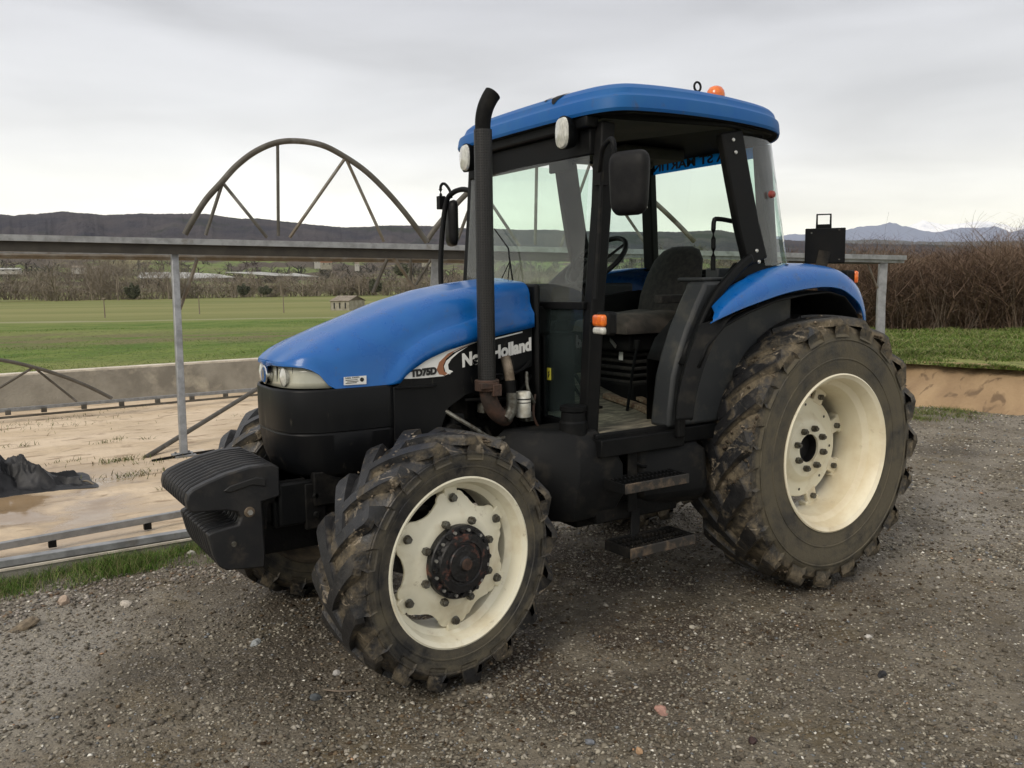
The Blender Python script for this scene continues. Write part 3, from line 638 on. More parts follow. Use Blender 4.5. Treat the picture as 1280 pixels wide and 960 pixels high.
b = MB(); b.tube(smooth_path([(1.885, .38, 1.43), (1.88, .40, 1.37), (1.875, .41, 1.30)], 4), .026, 16); b.build('intake_pipe', BEIGE, T, smooth=True)
b = MB(); b.tube([(1.88, .41, 1.31), (1.88, .42, 1.24)], .031, 16); b.build('hose_cuff', CASTM, T, smooth=True)
b = MB(); b.lathe([(0, .001), (0, .036), (.004, .039), (.125, .040), (.132, .036), (.134, .001)], 24, c=(1.80, .415, 1.115), axis='z'); b.build('oil_filter', OLIVE, T, smooth=True, ang=50)
b = MB(); b.lathe([(.075, .0403), (.077, .0404), (.080, .0403)], 24, c=(1.80, .415, 1.115), axis='z'); b.lathe([(.092, .0403), (.096, .0404), (.099, .0403)], 24, c=(1.80, .415, 1.115), axis='z'); b.build('filter_print', BLK, T)

# ---------- cab frame
cab = empty('cab', (0, 0, 0), T)
ZT = 2.60
def pillar(name, pts, w, d, m=DARK, up=(0, 1, 0), mir=True):
    for s in ((1, -1) if mir else (1,)):
        b = MB(); b.bar([(x, s*y, z) for x, y, z in pts], w, d, up=up); b.build(name, m, cab, bevel=.010)
pillar('front_pillar', [(1.545, .625, .98), (1.505, .625, 1.6), (1.45, .625, 2.2), (1.425, .62, ZT)], .085, .07, BLACK)
pillar('middle_pillar', [(.655, .735, ZT), (.60, .750, 2.35), (.54, .765, 2.1), (.475, .775, 1.90)], .165, .05, BLACK)
pillar('rear_pillar', [(.12, .50, ZT), (.06, .52, 1.88)], .06, .10, BLACK)
for s in (1, -1):      # door opening seal running down round the wing to the sill
    pts = [(.53, .795, 1.93), (.64, .795, 1.86), (.80, .80, 1.73), (.90, .80, 1.59), (.99, .80, 1.42), (1.04, .80, 1.26), (1.06, .80, 1.10), (1.06, .80, .98)]
    b = MB(); b.bar([(x, s*y, z) for x, y, z in smooth_path(pts, 4)], .052, .04, up=(0, 1, 0)); b.build('door_seal', BLACK, cab, bevel=.012)
b = MB()
hdr = [(1.43, -.62), (1.43, .62), (.66, .74), (.30, .70), (.12, .52), (.12, -.52), (.30, -.70), (.66, -.74)]
b.bar([(x, y, 2.647) for x, y in hdr], .06, .06, close=True); b.build('header_rail', BLACK, cab, bevel=.008)
b = MB(); b.prism([(1.42, -.6), (1.42, .6), (.66, .71), (.3, .66), (.15, .5), (.15, -.5), (.3, -.66), (.66, -.71)], 'z', 2.64, 2.66); b.build('headliner', LINER, cab)
b = MB(); b.bar([(1.478, -.60, 2.505), (1.478, .60, 2.505)], .05, .13); b.build('windscreen_header', BLACK, cab, bevel=.008)
b = MB(); b.bar([(1.55, -.62, 1.685), (1.55, .62, 1.685)], .035, .04); b.build('windscreen_sill', BLACK, cab, bevel=.005)
# cowl between bonnet and cab with curved edge beside the bonnet
b = MB(); b.box((1.62, 0, 1.36), (.14, .46, .70)); b.box((1.585, 0, 1.60), (.14, .56, .16)); b.box((1.655, .29, 1.42), (.035, .13, .76)); b.box((1.655, -.29, 1.42), (.035, .13, .76)); b.build('cowl', BLACK, cab, bevel=.02)
b = MB(); b.prism([(-.34, 1.70), (-.25, 1.80), (.25, 1.80), (.34, 1.70), (.34, 1.6), (-.34, 1.6)], 'x', 1.30, 1.52); b.build('dashboard', DARK, cab, bevel=.03)
for s_ in (1, -1):
    b = MB(); b.box((1.55, s_*.255, 1.36), (.03, .03, .66)); b.build('lower_frame', BLACK, cab, bevel=.005)
    b = MB(); b.box((1.54, s_*.43, 1.055), (.05, .36, .05)); b.build('lower_frame', BLACK, cab, bevel=.005)
def pane(name, rows, m):
    b = MB(); b.grid(rows); o = b.build(name, m, cab, smooth=True); return o
pane('windscreen', [[(1.49+.012*(1-(y/.6)**2), y, 2.46) for y in np.linspace(-.585, .585, 9)], [(1.55+.018*(1-(y/.6)**2), y, 1.68) for y in np.linspace(-.585, .585, 9)]], GLASS)
for s in (1, -1):
    pane('lower_front_pane', [[(1.555, s*.27, 1.665), (1.545, s*.592, 1.665)], [(1.555, s*.27, 1.09), (1.55, s*.592, 1.075)]], GLASSD)
    qz = [2.585, 2.35, 2.1, 1.885]; rows = []
    for z in qz:
        k = (2.585-z)/.7; rows.append([(lerp(.60, .42, k), s*lerp(.758, .800, k), z), (lerp(.50, .32, k), s*lerp(.757, .795, k), z), (lerp(.34, .18, k), s*lerp(.72, .75, k), z), (lerp(.20, .07, k), s*lerp(.64, .67, k), z), (lerp(.13, .03, k), s*lerp(.56, .59, k), z)])
    pane('quarter_window', rows, GLASSQ)
# far door: pane, frame already given by pillars
pane('far_door_window', [[(1.40, -.64, 2.57), (.62, -.75, 2.57)], [(1.44, -.655, 2.1), (.56, -.775, 2.1)], [(1.49, -.66, 1.62), (.80, -.79, 1.62)], [(1.51, -.66, 1.05), (1.02, -.79, 1.05)]], GLASSR)
b = MB(); b.bar([(1.46, -.665, 1.70), (.80, -.80, 1.70)], .03, .05); b.box((1.25, -.72, 1.32), (.50, .05, .60)); b.build('far_door_panel', DARK, cab, bevel=.01)
pane('rear_window', [[(.10, -.47, 2.60), (.10, .47, 2.60)], [(.05, -.49, 1.86), (.05, .49, 1.86)]], GLASSR)
b = MB(); b.bar([(.055, -.50, 1.85), (.055, .50, 1.85)], .05, .06); b.box((.07, 0, 1.45), (.05, 1.08, .80)); b.build('rear_wall', DARK, cab, bevel=.01)
b = MB(); b.add([(.108, -.46, 2.535), (.108, .46, 2.535), (.112, .46, 2.625), (.112, -.46, 2.625)], [(0, 1, 2, 3)]); strip = b.build('sun_strip', CYAN, cab, solid=.002)
tt = text_obj('strip_lettering', 'URA ST MARTIN', BLK, strip, (.1045, -.40, 2.553), (0, -1, 0), (0, 0, 1), .07, .0008, 0, .002)
vs = tt.data.vertices; ly = [v.co.y for v in vs]; a, c = min(ly), max(ly); hz = max(v.co.z for v in vs)-2.553
for v in vs: v.co.y = lerp(-.455, .35, (v.co.y-a)/(c-a)); v.co.z = 2.553+(v.co.z-2.553)*.055/hz
for v in vs: v.co.x = .1115+(v.co.x-.1045)
# strip text reads from behind the tractor, mirrored from inside
b = MB(); b.box((1.485, .33, 2.44), (.02, .20, .11)); b.build('sun_visor', DARK, cab, bevel=.03)
b = MB(); b.box((.55, -.1, 2.59), (.5, .3, .07)); b.tube([(.50, -.1, 2.56), (.50, -.1, 2.51)], .05, 16); b.build('roof_console', LINER, cab, bevel=.02)
# wiper
b = MB(); b.tube([(1.575, -.05, 2.0), (1.585, -.02, 1.92), (1.592, .02, 1.80)], .005, 6); b.tube([(1.56, -.22, 2.12), (1.575, -.05, 2.0)], .004, 6); b.tube([(1.585, -.02, 1.93), (1.585, -.14, 1.80)], .003, 6); b.tube([(1.585, -.02, 1.93), (1.592, -.04, 1.80)], .003, 6); b.build('wiper', BLACK, cab)
# handles
b = MB(); b.tube(smooth_path([(.56, .69, 2.13), (.68, .69, 2.14), (.715, .69, 2.12), (.715, .69, 1.98), (.715, .69, 1.86)], 3), .013, 10); b.build('grab_handle', BLACK, cab, smooth=True)
b = MB(); b.tube(smooth_path([(.33, .64, 2.45), (.31, .66, 2.3), (.22, .66, 2.05), (.20, .64, 2.0), (.14, .60, 2.03)], 3), .010, 8); b.build('window_bar', BLACK, cab, smooth=True)
b = MB(); b.lathe([(0, .001), (0, .022), (.02, .018), (.026, .001)], 16, c=(.345, .765, 2.28)); b.build('window_knob', RED, cab, smooth=True)
b = MB(); b.tube([(1.50, .69, 2.38), (1.525, .695, 2.0), (1.545, .69, 1.72)], .011, 10); b.build('grab_rail', GREYP, cab, smooth=True)
b = MB()
for x, z in ((.665, 2.555), (.648, 2.49), (.50, 1.965), (.483, 1.905)): b.lathe([(0, .011), (.005, .009), (.006, .001)], 12, c=(x-.01, .763+(2.6-z)*.055, z))
b.build('hinge_bolt', STEEL, cab, smooth=True)
b = MB(); b.lathe([(0, .001), (0, .02), (.016, .016), (.02, .001)], 14, c=(.02, -.5, 1.92)); b.build('latch_knob', BLACK, cab)

for s in (1, -1):      # black filler between door opening and wing
    b = MB(); b.prism([(.64, 1.90), (.25, 1.90), (.38, 1.855), (.55, 1.805), (.70, 1.745), (.86, 1.64), (.87, 1.66), (.78, 1.76)], 'y', s*.768, s*.778); b.build('wing_filler', BLACK, cab)
# ---------- roof
roof = empty('roof', (0, 0, 0), T)
def roof_ring(f, z):      # rounded plan outline; f = inset in metres
    pts = []; w0, w1, xf, xr = .784-f, .80-f, 1.565-f, .085+f
    ctrl = [(xf+.012, 0), (xf+.006, w0*.42), (xf-.012, w0*.70), (xf-.048, w0*.88), (xf-.12, w0*.985), (xf-.24, lerp(w0, w1, .45)), (xf-.42, lerp(w0, w1, .85)), (.90, w1), (.60, w1), (.36, w1-.02), (.22, w1-.09), (xr+.02, w1-.24), (xr-.005, w1-.42), (xr-.012, .18), (xr-.012, 0)]
    P = smooth_path([(x, y, z) for x, y in ctrl], 4); full = list(P)+[Vector((p.x, -p.y, p.z)) for p in P[-2:0:-1]]
    return full
def sag(p): # eave line rises a little amidships
    return -.030*((p.x-.95)/.75)**2
lev = [(f_, z_ if z_ < 2.742 else 2.742+(z_-2.742)*.70) for f_, z_ in ((.03, 2.650), (.0, 2.645), (-.005, 2.66), (.0, 2.70), (.006, 2.722), (.022, 2.734), (.028, 2.74), (.038, 2.775), (.06, 2.803), (.10, 2.824), (.16, 2.838), (.25, 2.849), (.36, 2.855))]
rows = []
for f, z in lev:
    r = roof_ring(f, 0)
    rows.append([(p.x, p.y, z + sag(p)*(1.25 if z > 2.7 else 1)) for p in r])
b = MB(); b.grid(rows, close=True); n0 = len(rows[0]); L0 = len(b.v)-n0; b.f.append(tuple(range(L0, L0+n0)))
b.build('roof_shell', BLUE2, roof, smooth=True, ang=24)
b = MB(); rA = roof_ring(.006, 0); rows = [[(p.x, p.y, 2.655+sag(p)) for p in roof_ring(.004, 0)], [(p.x, p.y, 2.640+sag(p)) for p in roof_ring(.02, 0)], [(p.x, p.y, 2.648+sag(p)) for p in roof_ring(.10, 0)]]
b.grid(rows, close=True); b.f.append(tuple(range(2*n0, 3*n0))); b.build('roof_underside', DARK, roof, smooth=True, ang=40)
def front_x(f, y):
    P = sorted([(p.y, p.x) for p in roof_ring(f, 0) if p.x > 1.25]); return interp(y, P)
LV = {f: z for f, z in lev[4:]}
for (y0, y1, f1) in ((.29, .395, .030), (.225, .265, .05)):      # bare patches where the paint has flaked from the front edge
    V = []; n = 10; fs_ = sorted(LV)
    for k in range(n):
        t = k/(n-1); y = lerp(y0, y1, t); q = sin(pi*t)**.5
        for m__ in range(5):
            f = lerp(.10, lerp(.10, f1, q), m__/4); z = interp(f, [(a, LV[a]) for a in fs_]); x = front_x(f, y); V.append((x+.003, y, z+sag(Vector((x, 0, 0)))*1.25+.003))
    b = MB(); b.add(V, [(5*k+m__, 5*k+m__+1, 5*k+m__+6, 5*k+m__+5) for k in range(n-1) for m__ in range(4)]); b.build('paint_chip', GREYP, roof)
b = MB(); b.lathe([(0, .050), (.02, .052), (.024, .046)], 28, c=(.62, .60, 2.790), axis='z'); b.build('beacon_base', BLACK, roof, smooth=True)
b = MB(); b.lathe([(.018, .050), (.035, .051), (.055, .046), (.072, .034), (.080, .016), (.081, .001)], 28, c=(.62, .60, 2.790), axis='z'); b.build('beacon_lens', ORANGE, roof, smooth=True)
b = MB(); b.tube([(.78+.024*cos(a), .62-.0*cos(a), 2.845+.024*sin(a)) for a in np.linspace(0, 2*pi, 21)[:-1]], .006, 8, close=True); b.tube([(.78, .62, 2.785), (.78, .62, 2.823)], .008, 8); b.build('lifting_eye', GREYP, roof, smooth=True)
for s in (1, -1):
    y = s*.487; cx = 1.575
    m3 = Matrix.Rotation(radians(8), 3, 'Y')
    b = MB(); P = []
    for sc, dx in ((1, 0), (.92, .012), (.6, .022), (.01, .026)):
        P.append([(cx+dx+.015, y+sc*(.052*abs(cos(a))**.75*(1 if cos(a) >= 0 else -1)), 2.555+sc*.078*abs(sin(a))**.75*(1 if sin(a) >= 0 else -1)) for a in np.linspace(0, 2*pi, 29)[:-1]])
    b.grid(P, close=True); b.build('work_light', LAMP, T, smooth=True)
    P = []
    for sc, dx in ((.7, -.06), (.9, -.045), (1.06, .0), (1.08, .014), (1.0, .016)):
        P.append([(cx+dx, y+sc*(.052*abs(cos(a))**.75*(1 if cos(a) >= 0 else -1)), 2.555+sc*.078*abs(sin(a))**.75*(1 if sin(a) >= 0 else -1)) for a in np.linspace(0, 2*pi, 29)[:-1]])
    b = MB(); b.grid(P, close=True); b.f.append(tuple(range(28))); b.build('work_light_housing', BLACK, T, smooth=True)
b = MB(); b.box((1.50, 0, 2.60), (.08, 1.24, .06)); b.build('light_rail', BLACK, T, bevel=.01)

# ---------- mirrors
def mirror(cx, cy, cz, ang, near):
    mr = MB(); Rz = Matrix.Rotation(ang, 3, 'Z'); rows = []
    for dx, sc in ((-.022, .90), (-.018, .97), (.0, 1.0), (.022, .95), (.034, .80), (.038, .5)):
        ring = []
        for a in np.linspace(0, 2*pi, 33)[:-1]:
            ca, sa = cos(a), sin(a); e = .38
            y = .106*sc*(abs(ca)**e)*(1 if ca >= 0 else -1); z = .150*sc*(abs(sa)**e)*(1 if sa >= 0 else -1); v = Rz @ Vector((dx, y*(.93+.07*(z/.14)), z)); ring.append(v+Vector((cx, cy, cz)))
        rows.append(ring)
    mr.grid(rows, close=True); mr.f.append(tuple(range(32))); n = len(mr.v); mr.f.append(tuple(range(n-32, n)))
    o = mr.build('mirror', MIRG, T, smooth=True, ang=60)
    g = MB(); g.box(Rz @ Vector((-.0235, 0, 0))+Vector((cx, cy, cz)), (.003, .165, .24), m=Rz); g.build('mirror_glass', CHROME, o, bevel=.001); return o
mirror(1.545, .945, 2.262, radians(22), 1)
b = MB(); b.tube(smooth_path([(1.49, .655, 2.33), (1.52, .70, 2.36), (1.545, .75, 2.44), (1.56, .82, 2.475), (1.575, .865, 2.46), (1.575, .875, 2.38), (1.565, .875, 2.25)], 4), .013, 10); b.box((1.49, .67, 2.33), (.06, .06, .10)); b.box((1.565, .885, 2.26), (.04, .05, .12)); b.build('mirror_arm', BLACK, T, smooth=True)
mirror(1.44, -.93, 2.20, radians(-18), 0)
b = MB(); b.tube(smooth_path([(1.46, -.64, 2.38), (1.47, -.74, 2.40), (1.485, -.84, 2.385), (1.50, -.895, 2.33), (1.53, -.90, 2.15), (1.56, -.88, 1.90), (1.59, -.80, 1.66), (1.60, -.66, 1.58)], 4), .017, 10); b.build('mirror_arm', BLACK, T, smooth=True)
b = MB(); b.box((1.50, -.965, 2.335), (.045, .045, .085)); b.tube(smooth_path([(1.50, -.965, 2.37), (1.50, -.965, 2.44), (1.485, -.94, 2.455), (1.47, -.90, 2.41), (1.46, -.90, 2.36)], 3), .010, 8); b.build('mirror_clamp', BLACK, T, bevel=.004)

# ---------- wings (rear fenders)
for s in (1, -1):
    #            (x, z)-outer lower lip   ridge            top inner
    tab = [((.975, 1.588), (.945, 1.612), (.845, 1.672)), ((.90, 1.612), (.865, 1.658), (.79, 1.715)), ((.76, 1.652), (.74, 1.712), (.70, 1.765)), ((.60, 1.690), (.585, 1.765), (.55, 1.822)),
           ((.42, 1.728), (.41, 1.805), (.38, 1.872)), ((.24, 1.752), (.24, 1.828), (.20, 1.895)), ((.06, 1.762), (.06, 1.838), (.02, 1.897)), ((-.08, 1.748), (-.09, 1.822), (-.12, 1.882)),
           ((-.18, 1.708), (-.20, 1.782), (-.24, 1.850)), ((-.26, 1.655), (-.285, 1.715), (-.34, 1.790)), ((-.30, 1.590), (-.335, 1.640), (-.40, 1.70)), ((-.31, 1.54), (-.35, 1.56), (-.42, 1.60))]
    rows = []
    for lo_, ri, tp in tab:
        rows.append([(lo_[0], s*.925, lo_[1]-.006), (lo_[0], s*.932, lo_[1]), (lerp(lo_[0], ri[0], .5), s*.930, lerp(lo_[1], ri[1], .5)), (ri[0], s*.912, ri[1]), (lerp(ri[0], tp[0], .35), s*.888, lerp(ri[1], tp[1], .45)), (lerp(ri[0], tp[0], .7), s*.84, lerp(ri[1], tp[1], .8)),
                     (tp[0], s*(.80 if tp[0] > .5 else .76), tp[1]), (tp[0], s*(.79 if tp[0] > .5 else .66), tp[1]+.004), (tp[0], s*(.78 if tp[0] > .5 else .545), tp[1]+.002)])
    sm = []
    R_ = [smooth_path([r[k] for r in rows], 4) for k in range(len(rows[0]))]
    rows = [[R_[k][i] for k in range(len(R_))] for i in range(len(R_[0]))]
    b = MB(); b.grid(rows); o = b.build('rear_wing', BLUE, T, smooth=True, ang=50); q = o.modifiers.new('s', 'SOLIDIFY'); q.thickness = .006; q.offset = -1
    # black liner under the wing
    b = MB(); pts = [(1.04, 1.36), (.98, 1.47), (.86, 1.565), (.68, 1.63), (.45, 1.69), (.2, 1.72), (0, 1.73), (-.14, 1.70), (-.24, 1.62), (-.29, 1.54)]
    b.grid([[(x, s*.915, z) for x, z in pts], [(x, s*.52, z+.02) for x, z in pts], [(x*.98, s*.50, z-.5) for x, z in pts]]); b.build('wing_liner', BLACK, T, smooth=True, solid=.01)
    # black front extension
    rows = []
    for (ax_, az, bx, bz) in ((.985, 1.580, .60, 1.668), (1.01, 1.53, .78, 1.628), (1.05, 1.45, .89, 1.545), (1.09, 1.36, .965, 1.44), (1.125, 1.26, 1.025, 1.32), (1.145, 1.17, 1.065, 1.20), (1.15, 1.09, 1.085, 1.095)):
        rows.append([(ax_-.01, s*.845, az-.003), (ax_, s*.868, az), (lerp(ax_, bx, .25), s*.882, lerp(az, bz, .25)), (lerp(ax_, bx, .6), s*.900, lerp(az, bz, .6)), (bx, s*.912, bz), (bx-.02, s*.88, bz-.012)])
    R_ = [smooth_path([r[k] for r in rows], 4) for k in range(6)]; rows = [[R_[k][i] for k in range(6)] for i in range(len(R_[0]))]
    b = MB(); b.grid(rows); b.build('wing_extension', GREYP, T, smooth=True, solid=.008, ang=50)
b = MB(); b.lathe([(0, .001), (0, .011), (.004, .010), (.005, .001)], 12, c=(.24, .80, 1.888), axis='z'); b.build('wing_plug', BLACK, T)
b = MB(); b.box((-.315, .80, 1.815), (.07, .07, .085)); tl = b.build('tail_light', BLACK, T, bevel=.012)
b = MB(); b.box((-.355, .81, 1.815), (.028, .075, .075)); b.build('tail_lens', ORANGE, tl, bevel=.012)
# black work box with handle behind the cab
bx = at(1026, 310, x=-.32)
bb = empty('rear_lamp_box', (0, 0, 0), T); Rz = Matrix.Rotation(radians(38), 3, 'Z'); bc = Vector((-.33, .625, 2.01))
b = MB(); b.box(bc, (.07, .235, .215), m=Rz); b.build('box_body', BLACK, bb, bevel=.005)
b = MB(); hc = bc+Vector((0, 0, .108)); hp = [(0, -.05, -.006), (0, -.05, .085), (0, .03, .085), (0, .03, -.006)]; b.bar([Rz @ Vector(p)+hc for p in hp], .010, .012, up=(1, 0, 0)); b.box(Rz @ Vector((0, -.01, .012))+hc, (.02, .085, .026), m=Rz); b.build('box_handle', BLACK, bb, bevel=.002)
b = MB(); b.box(Rz @ Vector((.04, -.01, -.08))+bc, (.006, .07, .10), m=Rz @ Matrix.Rotation(radians(-12), 3, 'X')); b.build('box_bracket', GREYP, bb)
b = MB()
for dy, dz in ((.085, -.085), (-.08, .08), (.08, .095)): b.lathe([(.001, .005), (.001, .001)], 8, c=(0, 0, 0)); b.box(Rz @ Vector((.036, dy, dz))+bc, (.003, .009, .007), m=Rz)
b.build('box_screw', BOLT, bb)
b = MB(); b.tube([(-.30, .62, 1.84), (-.31, .62, 1.92)], .012, 8); b.build('box_stay', BLACK, bb)

# ---------- cab floor, interior
b = MB(); b.box((.80, 0, 1.0), (1.45, 1.40, .04)); b.build('cab_floor', DARK, cab)
b = MB(); b.grid([[(x, .72, 1.028), (x, .5, 1.034+.004*sin(x*19)), (x, .25, 1.065+.008*sin(x*23)), (x, .0, 1.13), (x, -.25, 1.19), (x, -.6, 1.20)] for x in np.linspace(1.5, .55, 12)]); b.build('floor_mat', MATF, cab, solid=.008)
def onmat(px, py, up_=.02):
    z = 1.05
    for _ in range(40):
        p = at(px, py, z=z); z = .5*z+.5*(interp(p.y, [(-.6, 1.20), (-.25, 1.19), (0, 1.13), (.25, 1.065), (.5, 1.036), (.72, 1.028)])+up_)
    return at(px, py, z=z)
b = MB(); b.bar([onmat(756, 494), onmat(798, 508), onmat(836, 524)], .055, .03); b.bar([onmat(776, 488), onmat(830, 511)], .05, .02); b.build('loose_board', WOODR, cab, bevel=.004)
b = MB(); b.box((1.30, .755, .975), (.57, .07, .09)); b.box((1.30, .735, 1.03), (.57, .03, .03)); b.box((1.30, .775, .99), (.56, .015, .015)); b.build('door_sill', BLACK, cab, bevel=.006)
b = MB(); b.box((.90, .745, .985), (.3, .06, .08)); b.build('sill_end', BLACK, cab, bevel=.006)
# inner wheel arch console
cons = []
for (x0, z0, y0) in ((1.115, 1.03, 0), (1.10, 1.15, 0), (1.08, 1.30, 0), (1.04, 1.42, 0), (.985, 1.55, 0), (.915, 1.68, 0), (.865, 1.76, 0), (.85, 1.80, 0)): cons.append((x0, z0))
for s in (1, -1):
    poly = cons+[(.14, 1.80), (.14, 1.03)]
    b = MB(); b.prism(poly, 'y', s*.62, s*.765); b.build('wheel_arch_console', CONSM, cab, bevel=.02)
b = MB(); b.box((.62, .64, 1.812), (.44, .20, .022)); b.box((.50, .58, 1.84), (.22, .10, .07)); b.build('console_tray', CONSM, cab, bevel=.008)
st_ = empty('seat', (0, 0, 0), T)
b = MB()
for yy in (0,):
    rows = []
    for z, w_, x0, d_ in ((1.52, .20, .46, .10), (1.60, .235, .44, .12), (1.72, .25, .40, .13), (1.84, .245, .35, .13), (1.94, .215, .31, .12), (2.00, .16, .285, .10), (2.025, .09, .275, .06)):
        rows.append([(x0+d_*.5*cos(a)*(1.1-.4*abs(sin(a))), w_*(abs(sin(a))**.8)*(1 if sin(a) >= 0 else -1), z) for a in np.linspace(0, 2*pi, 25)[:-1]])
    b.grid(rows, close=True); b.f.append(tuple(range(24))); n = len(b.v); b.f.append(tuple(range(n-24, n)))
b.build('backrest', FABRIC, st_, smooth=True, ang=70)
rows = []
for k, (x, h) in enumerate(((.42, .06), (.46, .095), (.55, .10), (.70, .085), (.84, .09), (.92, .085), (.955, .06), (.965, .03))):
    rows.append([(x, y, 1.535+h*(1-(abs(y)/.27)**4)*(.86+.28*abs(y)/.27)) for y in np.linspace(-.265, .265, 15)]+[(x, .26, 1.50), (x, -.26, 1.50)])
b = MB(); b.grid(rows, close=True); b.f.append(tuple(range(17))); n = len(b.v); b.f.append(tuple(range(n-17, n))); b.build('seat_cushion', SEATB, st_, smooth=True, ang=60)
b = MB(); b.box((.68, 0, 1.44), (.46, .44, .10)); b.box((.66, 0, 1.28), (.36, .34, .24)); b.box((.66, 0, 1.12), (.42, .40, .16)); b.build('seat_base', DARK, st_, bevel=.015)
for k in range(5):
    b = MB(); b.box((.66, 0, 1.20+k*.042), (.40, .38, .022)); b.build('seat_bellows', FABRIC, st_, bevel=.008)
b = MB(); b.box((.872, .10, 1.36), (.004, .035, .05)); b.build('seat_tag', WHITE, st_); b = MB(); b.bar([(.90, .02, 1.47), (.93, .12, 1.42)], .008, .02); b.build('seat_lever', STEEL, st_)
b = MB(); b.tube([(.42, .30, 1.52), (.36, .30, 1.80)], .014, 8); b.box((.60, .30, 1.70), (.32, .06, .05)); b.build('armrest', FABRIC, st_, bevel=.015)
# steering wheel
sw_ = empty('steering_wheel', (.98, 0, 1.93), T); tilt = Matrix.Rotation(radians(42), 3, 'Y')
b = MB(); b.tube([tilt @ Vector((.205*cos(a), .205*sin(a), 0)) for a in np.linspace(0, 2*pi, 41)[:-1]], .015, 10, close=True); b.build('wheel_ring', BLACK, sw_, smooth=True)
b = MB()
for a in (0.3, 2.4, 4.5): b.bar([tilt @ Vector((.02*cos(a), .02*sin(a), -.02)), tilt @ Vector((.2*cos(a), .2*sin(a), 0))], .03, .010)
b.lathe([(-.05, .05), (.0, .045), (.01, .001)], 18, axis='z'); b.build('wheel_spoke', BLACK, sw_, smooth=True)
b = MB(); b.tube([(.98, 0, 1.91), (1.18, 0, 1.66), (1.32, 0, 1.3), (1.40, 0, 1.03)], .055, 14); b.box((1.38, 0, 1.25), (.18, .40, .55)); b.build('steering_column', DARK, T, bevel=.02)
b = MB()
for y, x in ((.18, 1.20), (.28, 1.22), (-.2, 1.2)): b = MB(); b.bar([(1.36, y, 1.30), (x, y, 1.10)], .014, .014); b.box((x, y, 1.10), (.06, .07, .015)); b.build('pedal', BLACK, cab)
b = MB(); b.tube([(1.0, .30, 1.03), (.97, .32, 1.30), (.95, .33, 1.42)], .009, 8); b.tube([(.95, .33, 1.42), (.947, .332, 1.47)], .02, 10); b.build('gear_lever', BLACK, cab)
# indicator on the pillar
ind = MB(); ind.box((1.575, .815, 1.603), (.06, .10, .115)); ind.box((1.555, .73, 1.603), (.03, .12, .03)); io = ind.build('indicator', BLACK, T, bevel=.018)
b = MB(); b.box((1.605, .808, 1.618), (.05, .088, .058)); b.build('amber_lens', ORANGE, io, bevel=.014)
b = MB(); b.box((1.605, .808, 1.569), (.046, .084, .036)); b.build('clear_lens', LAMP, io, bevel=.012)
b = MB(); b.box((1.562, .315, 1.315), (.004, .032, .065)); ye = b.build('warning_label', YEL, cab); b = MB(); b.prism([(p_-.161, q_+.033) for p_, q_ in ((.466, 1.262), (.476, 1.285), (.470, 1.29), (.484, 1.302), (.481, 1.283), (.486, 1.279), (.474, 1.262))], 'x', 1.5642, 1.5652); b.build('label_print', BLK, ye)

hs_ = [([(2.22, .33, 1.18), (2.12, .42, 1.10), (1.98, .42, 1.02), (1.80, .40, 1.03)], .011, BOLT), ([(2.25, .34, 1.08), (2.1, .40, 1.0), (1.92, .42, .98), (1.70, .40, 1.05)], .015, BLACK), ([(1.74, .36, 1.34), (1.76, .40, 1.26), (1.72, .40, 1.18)], .009, BOLT),
       ([(1.70, .34, 1.40), (1.80, .38, 1.35), (1.95, .37, 1.34)], .008, BLACK), ([(2.30, .34, .98), (2.2, .40, .92), (2.0, .43, .90)], .018, GREYP), ([(1.70, .38, 1.22), (1.74, .42, 1.12), (1.70, .42, 1.04)], .007, RUST), ([(1.5, .62, .72), (1.35, .66, .66), (1.15, .62, .70)], .012, GREYP), ([(1.36, .70, .92), (1.33, .76, .87), (1.24, .74, .84), (1.12, .70, .88)], .008, BLACK)]
for P_h, r_h, m_h in hs_:
    b = MB(); b.tube(smooth_path(P_h, 5), r_h, 8); b.build('hose', m_h, T, smooth=True)
for x_h, z_h in ((2.15, 1.13), (1.98, 1.17), (1.72, 1.10), (2.05, 1.05)):
    b = MB(); b.box((x_h, .33, z_h), (.06, .06, .05)); nut(b, (x_h, .36, z_h), .012, .012); b.build('engine_bracket', GREYP if x_h > 2 else BOLT, T, bevel=.004)
# ---------- tanks and steps
def facets(name, secs, m, bevel=.02):       # loft of (z, [(x, y)...]) outlines
    b = MB(); b.grid([[(x, y, z) for x, y in P] for z, P in secs], close=True); k = len(secs[0][1]); b.f.append(tuple(range(k))); n = len(b.v); b.f.append(tuple(range(n-k, n))); return b.build(name, m, T, bevel=bevel)
ft = facets('fuel_tank', [(.60, [(1.90, .34), (1.84, .56), (1.70, .70), (1.44, .70), (1.42, .34)]), (.72, [(1.97, .34), (1.92, .58), (1.72, .76), (1.41, .76), (1.40, .34)]), (.88, [(2.00, .34), (1.94, .58), (1.70, .765), (1.42, .765), (1.41, .34)]),
                          (1.0, [(1.96, .36), (1.90, .56), (1.68, .74), (1.48, .74), (1.46, .36)]), (1.06, [(1.90, .38), (1.84, .54), (1.68, .68), (1.54, .68), (1.52, .38)])], GREYP, .012)
b = MB(); b.lathe([(1.02, .075), (1.10, .072), (1.11, .064), (1.15, .062), (1.155, .058), (1.16, .001)], 24, c=(1.64, .63, 0), axis='z'); b.build('filler_neck', BLACK, T, smooth=True, ang=30)
b = MB(); b.lathe([(1.156, .062), (1.16, .068), (1.182, .068), (1.186, .06), (1.187, .001)], 24, c=(1.64, .63, 0), axis='z'); b.build('filler_cap', BLACK, T, smooth=True, ang=30)
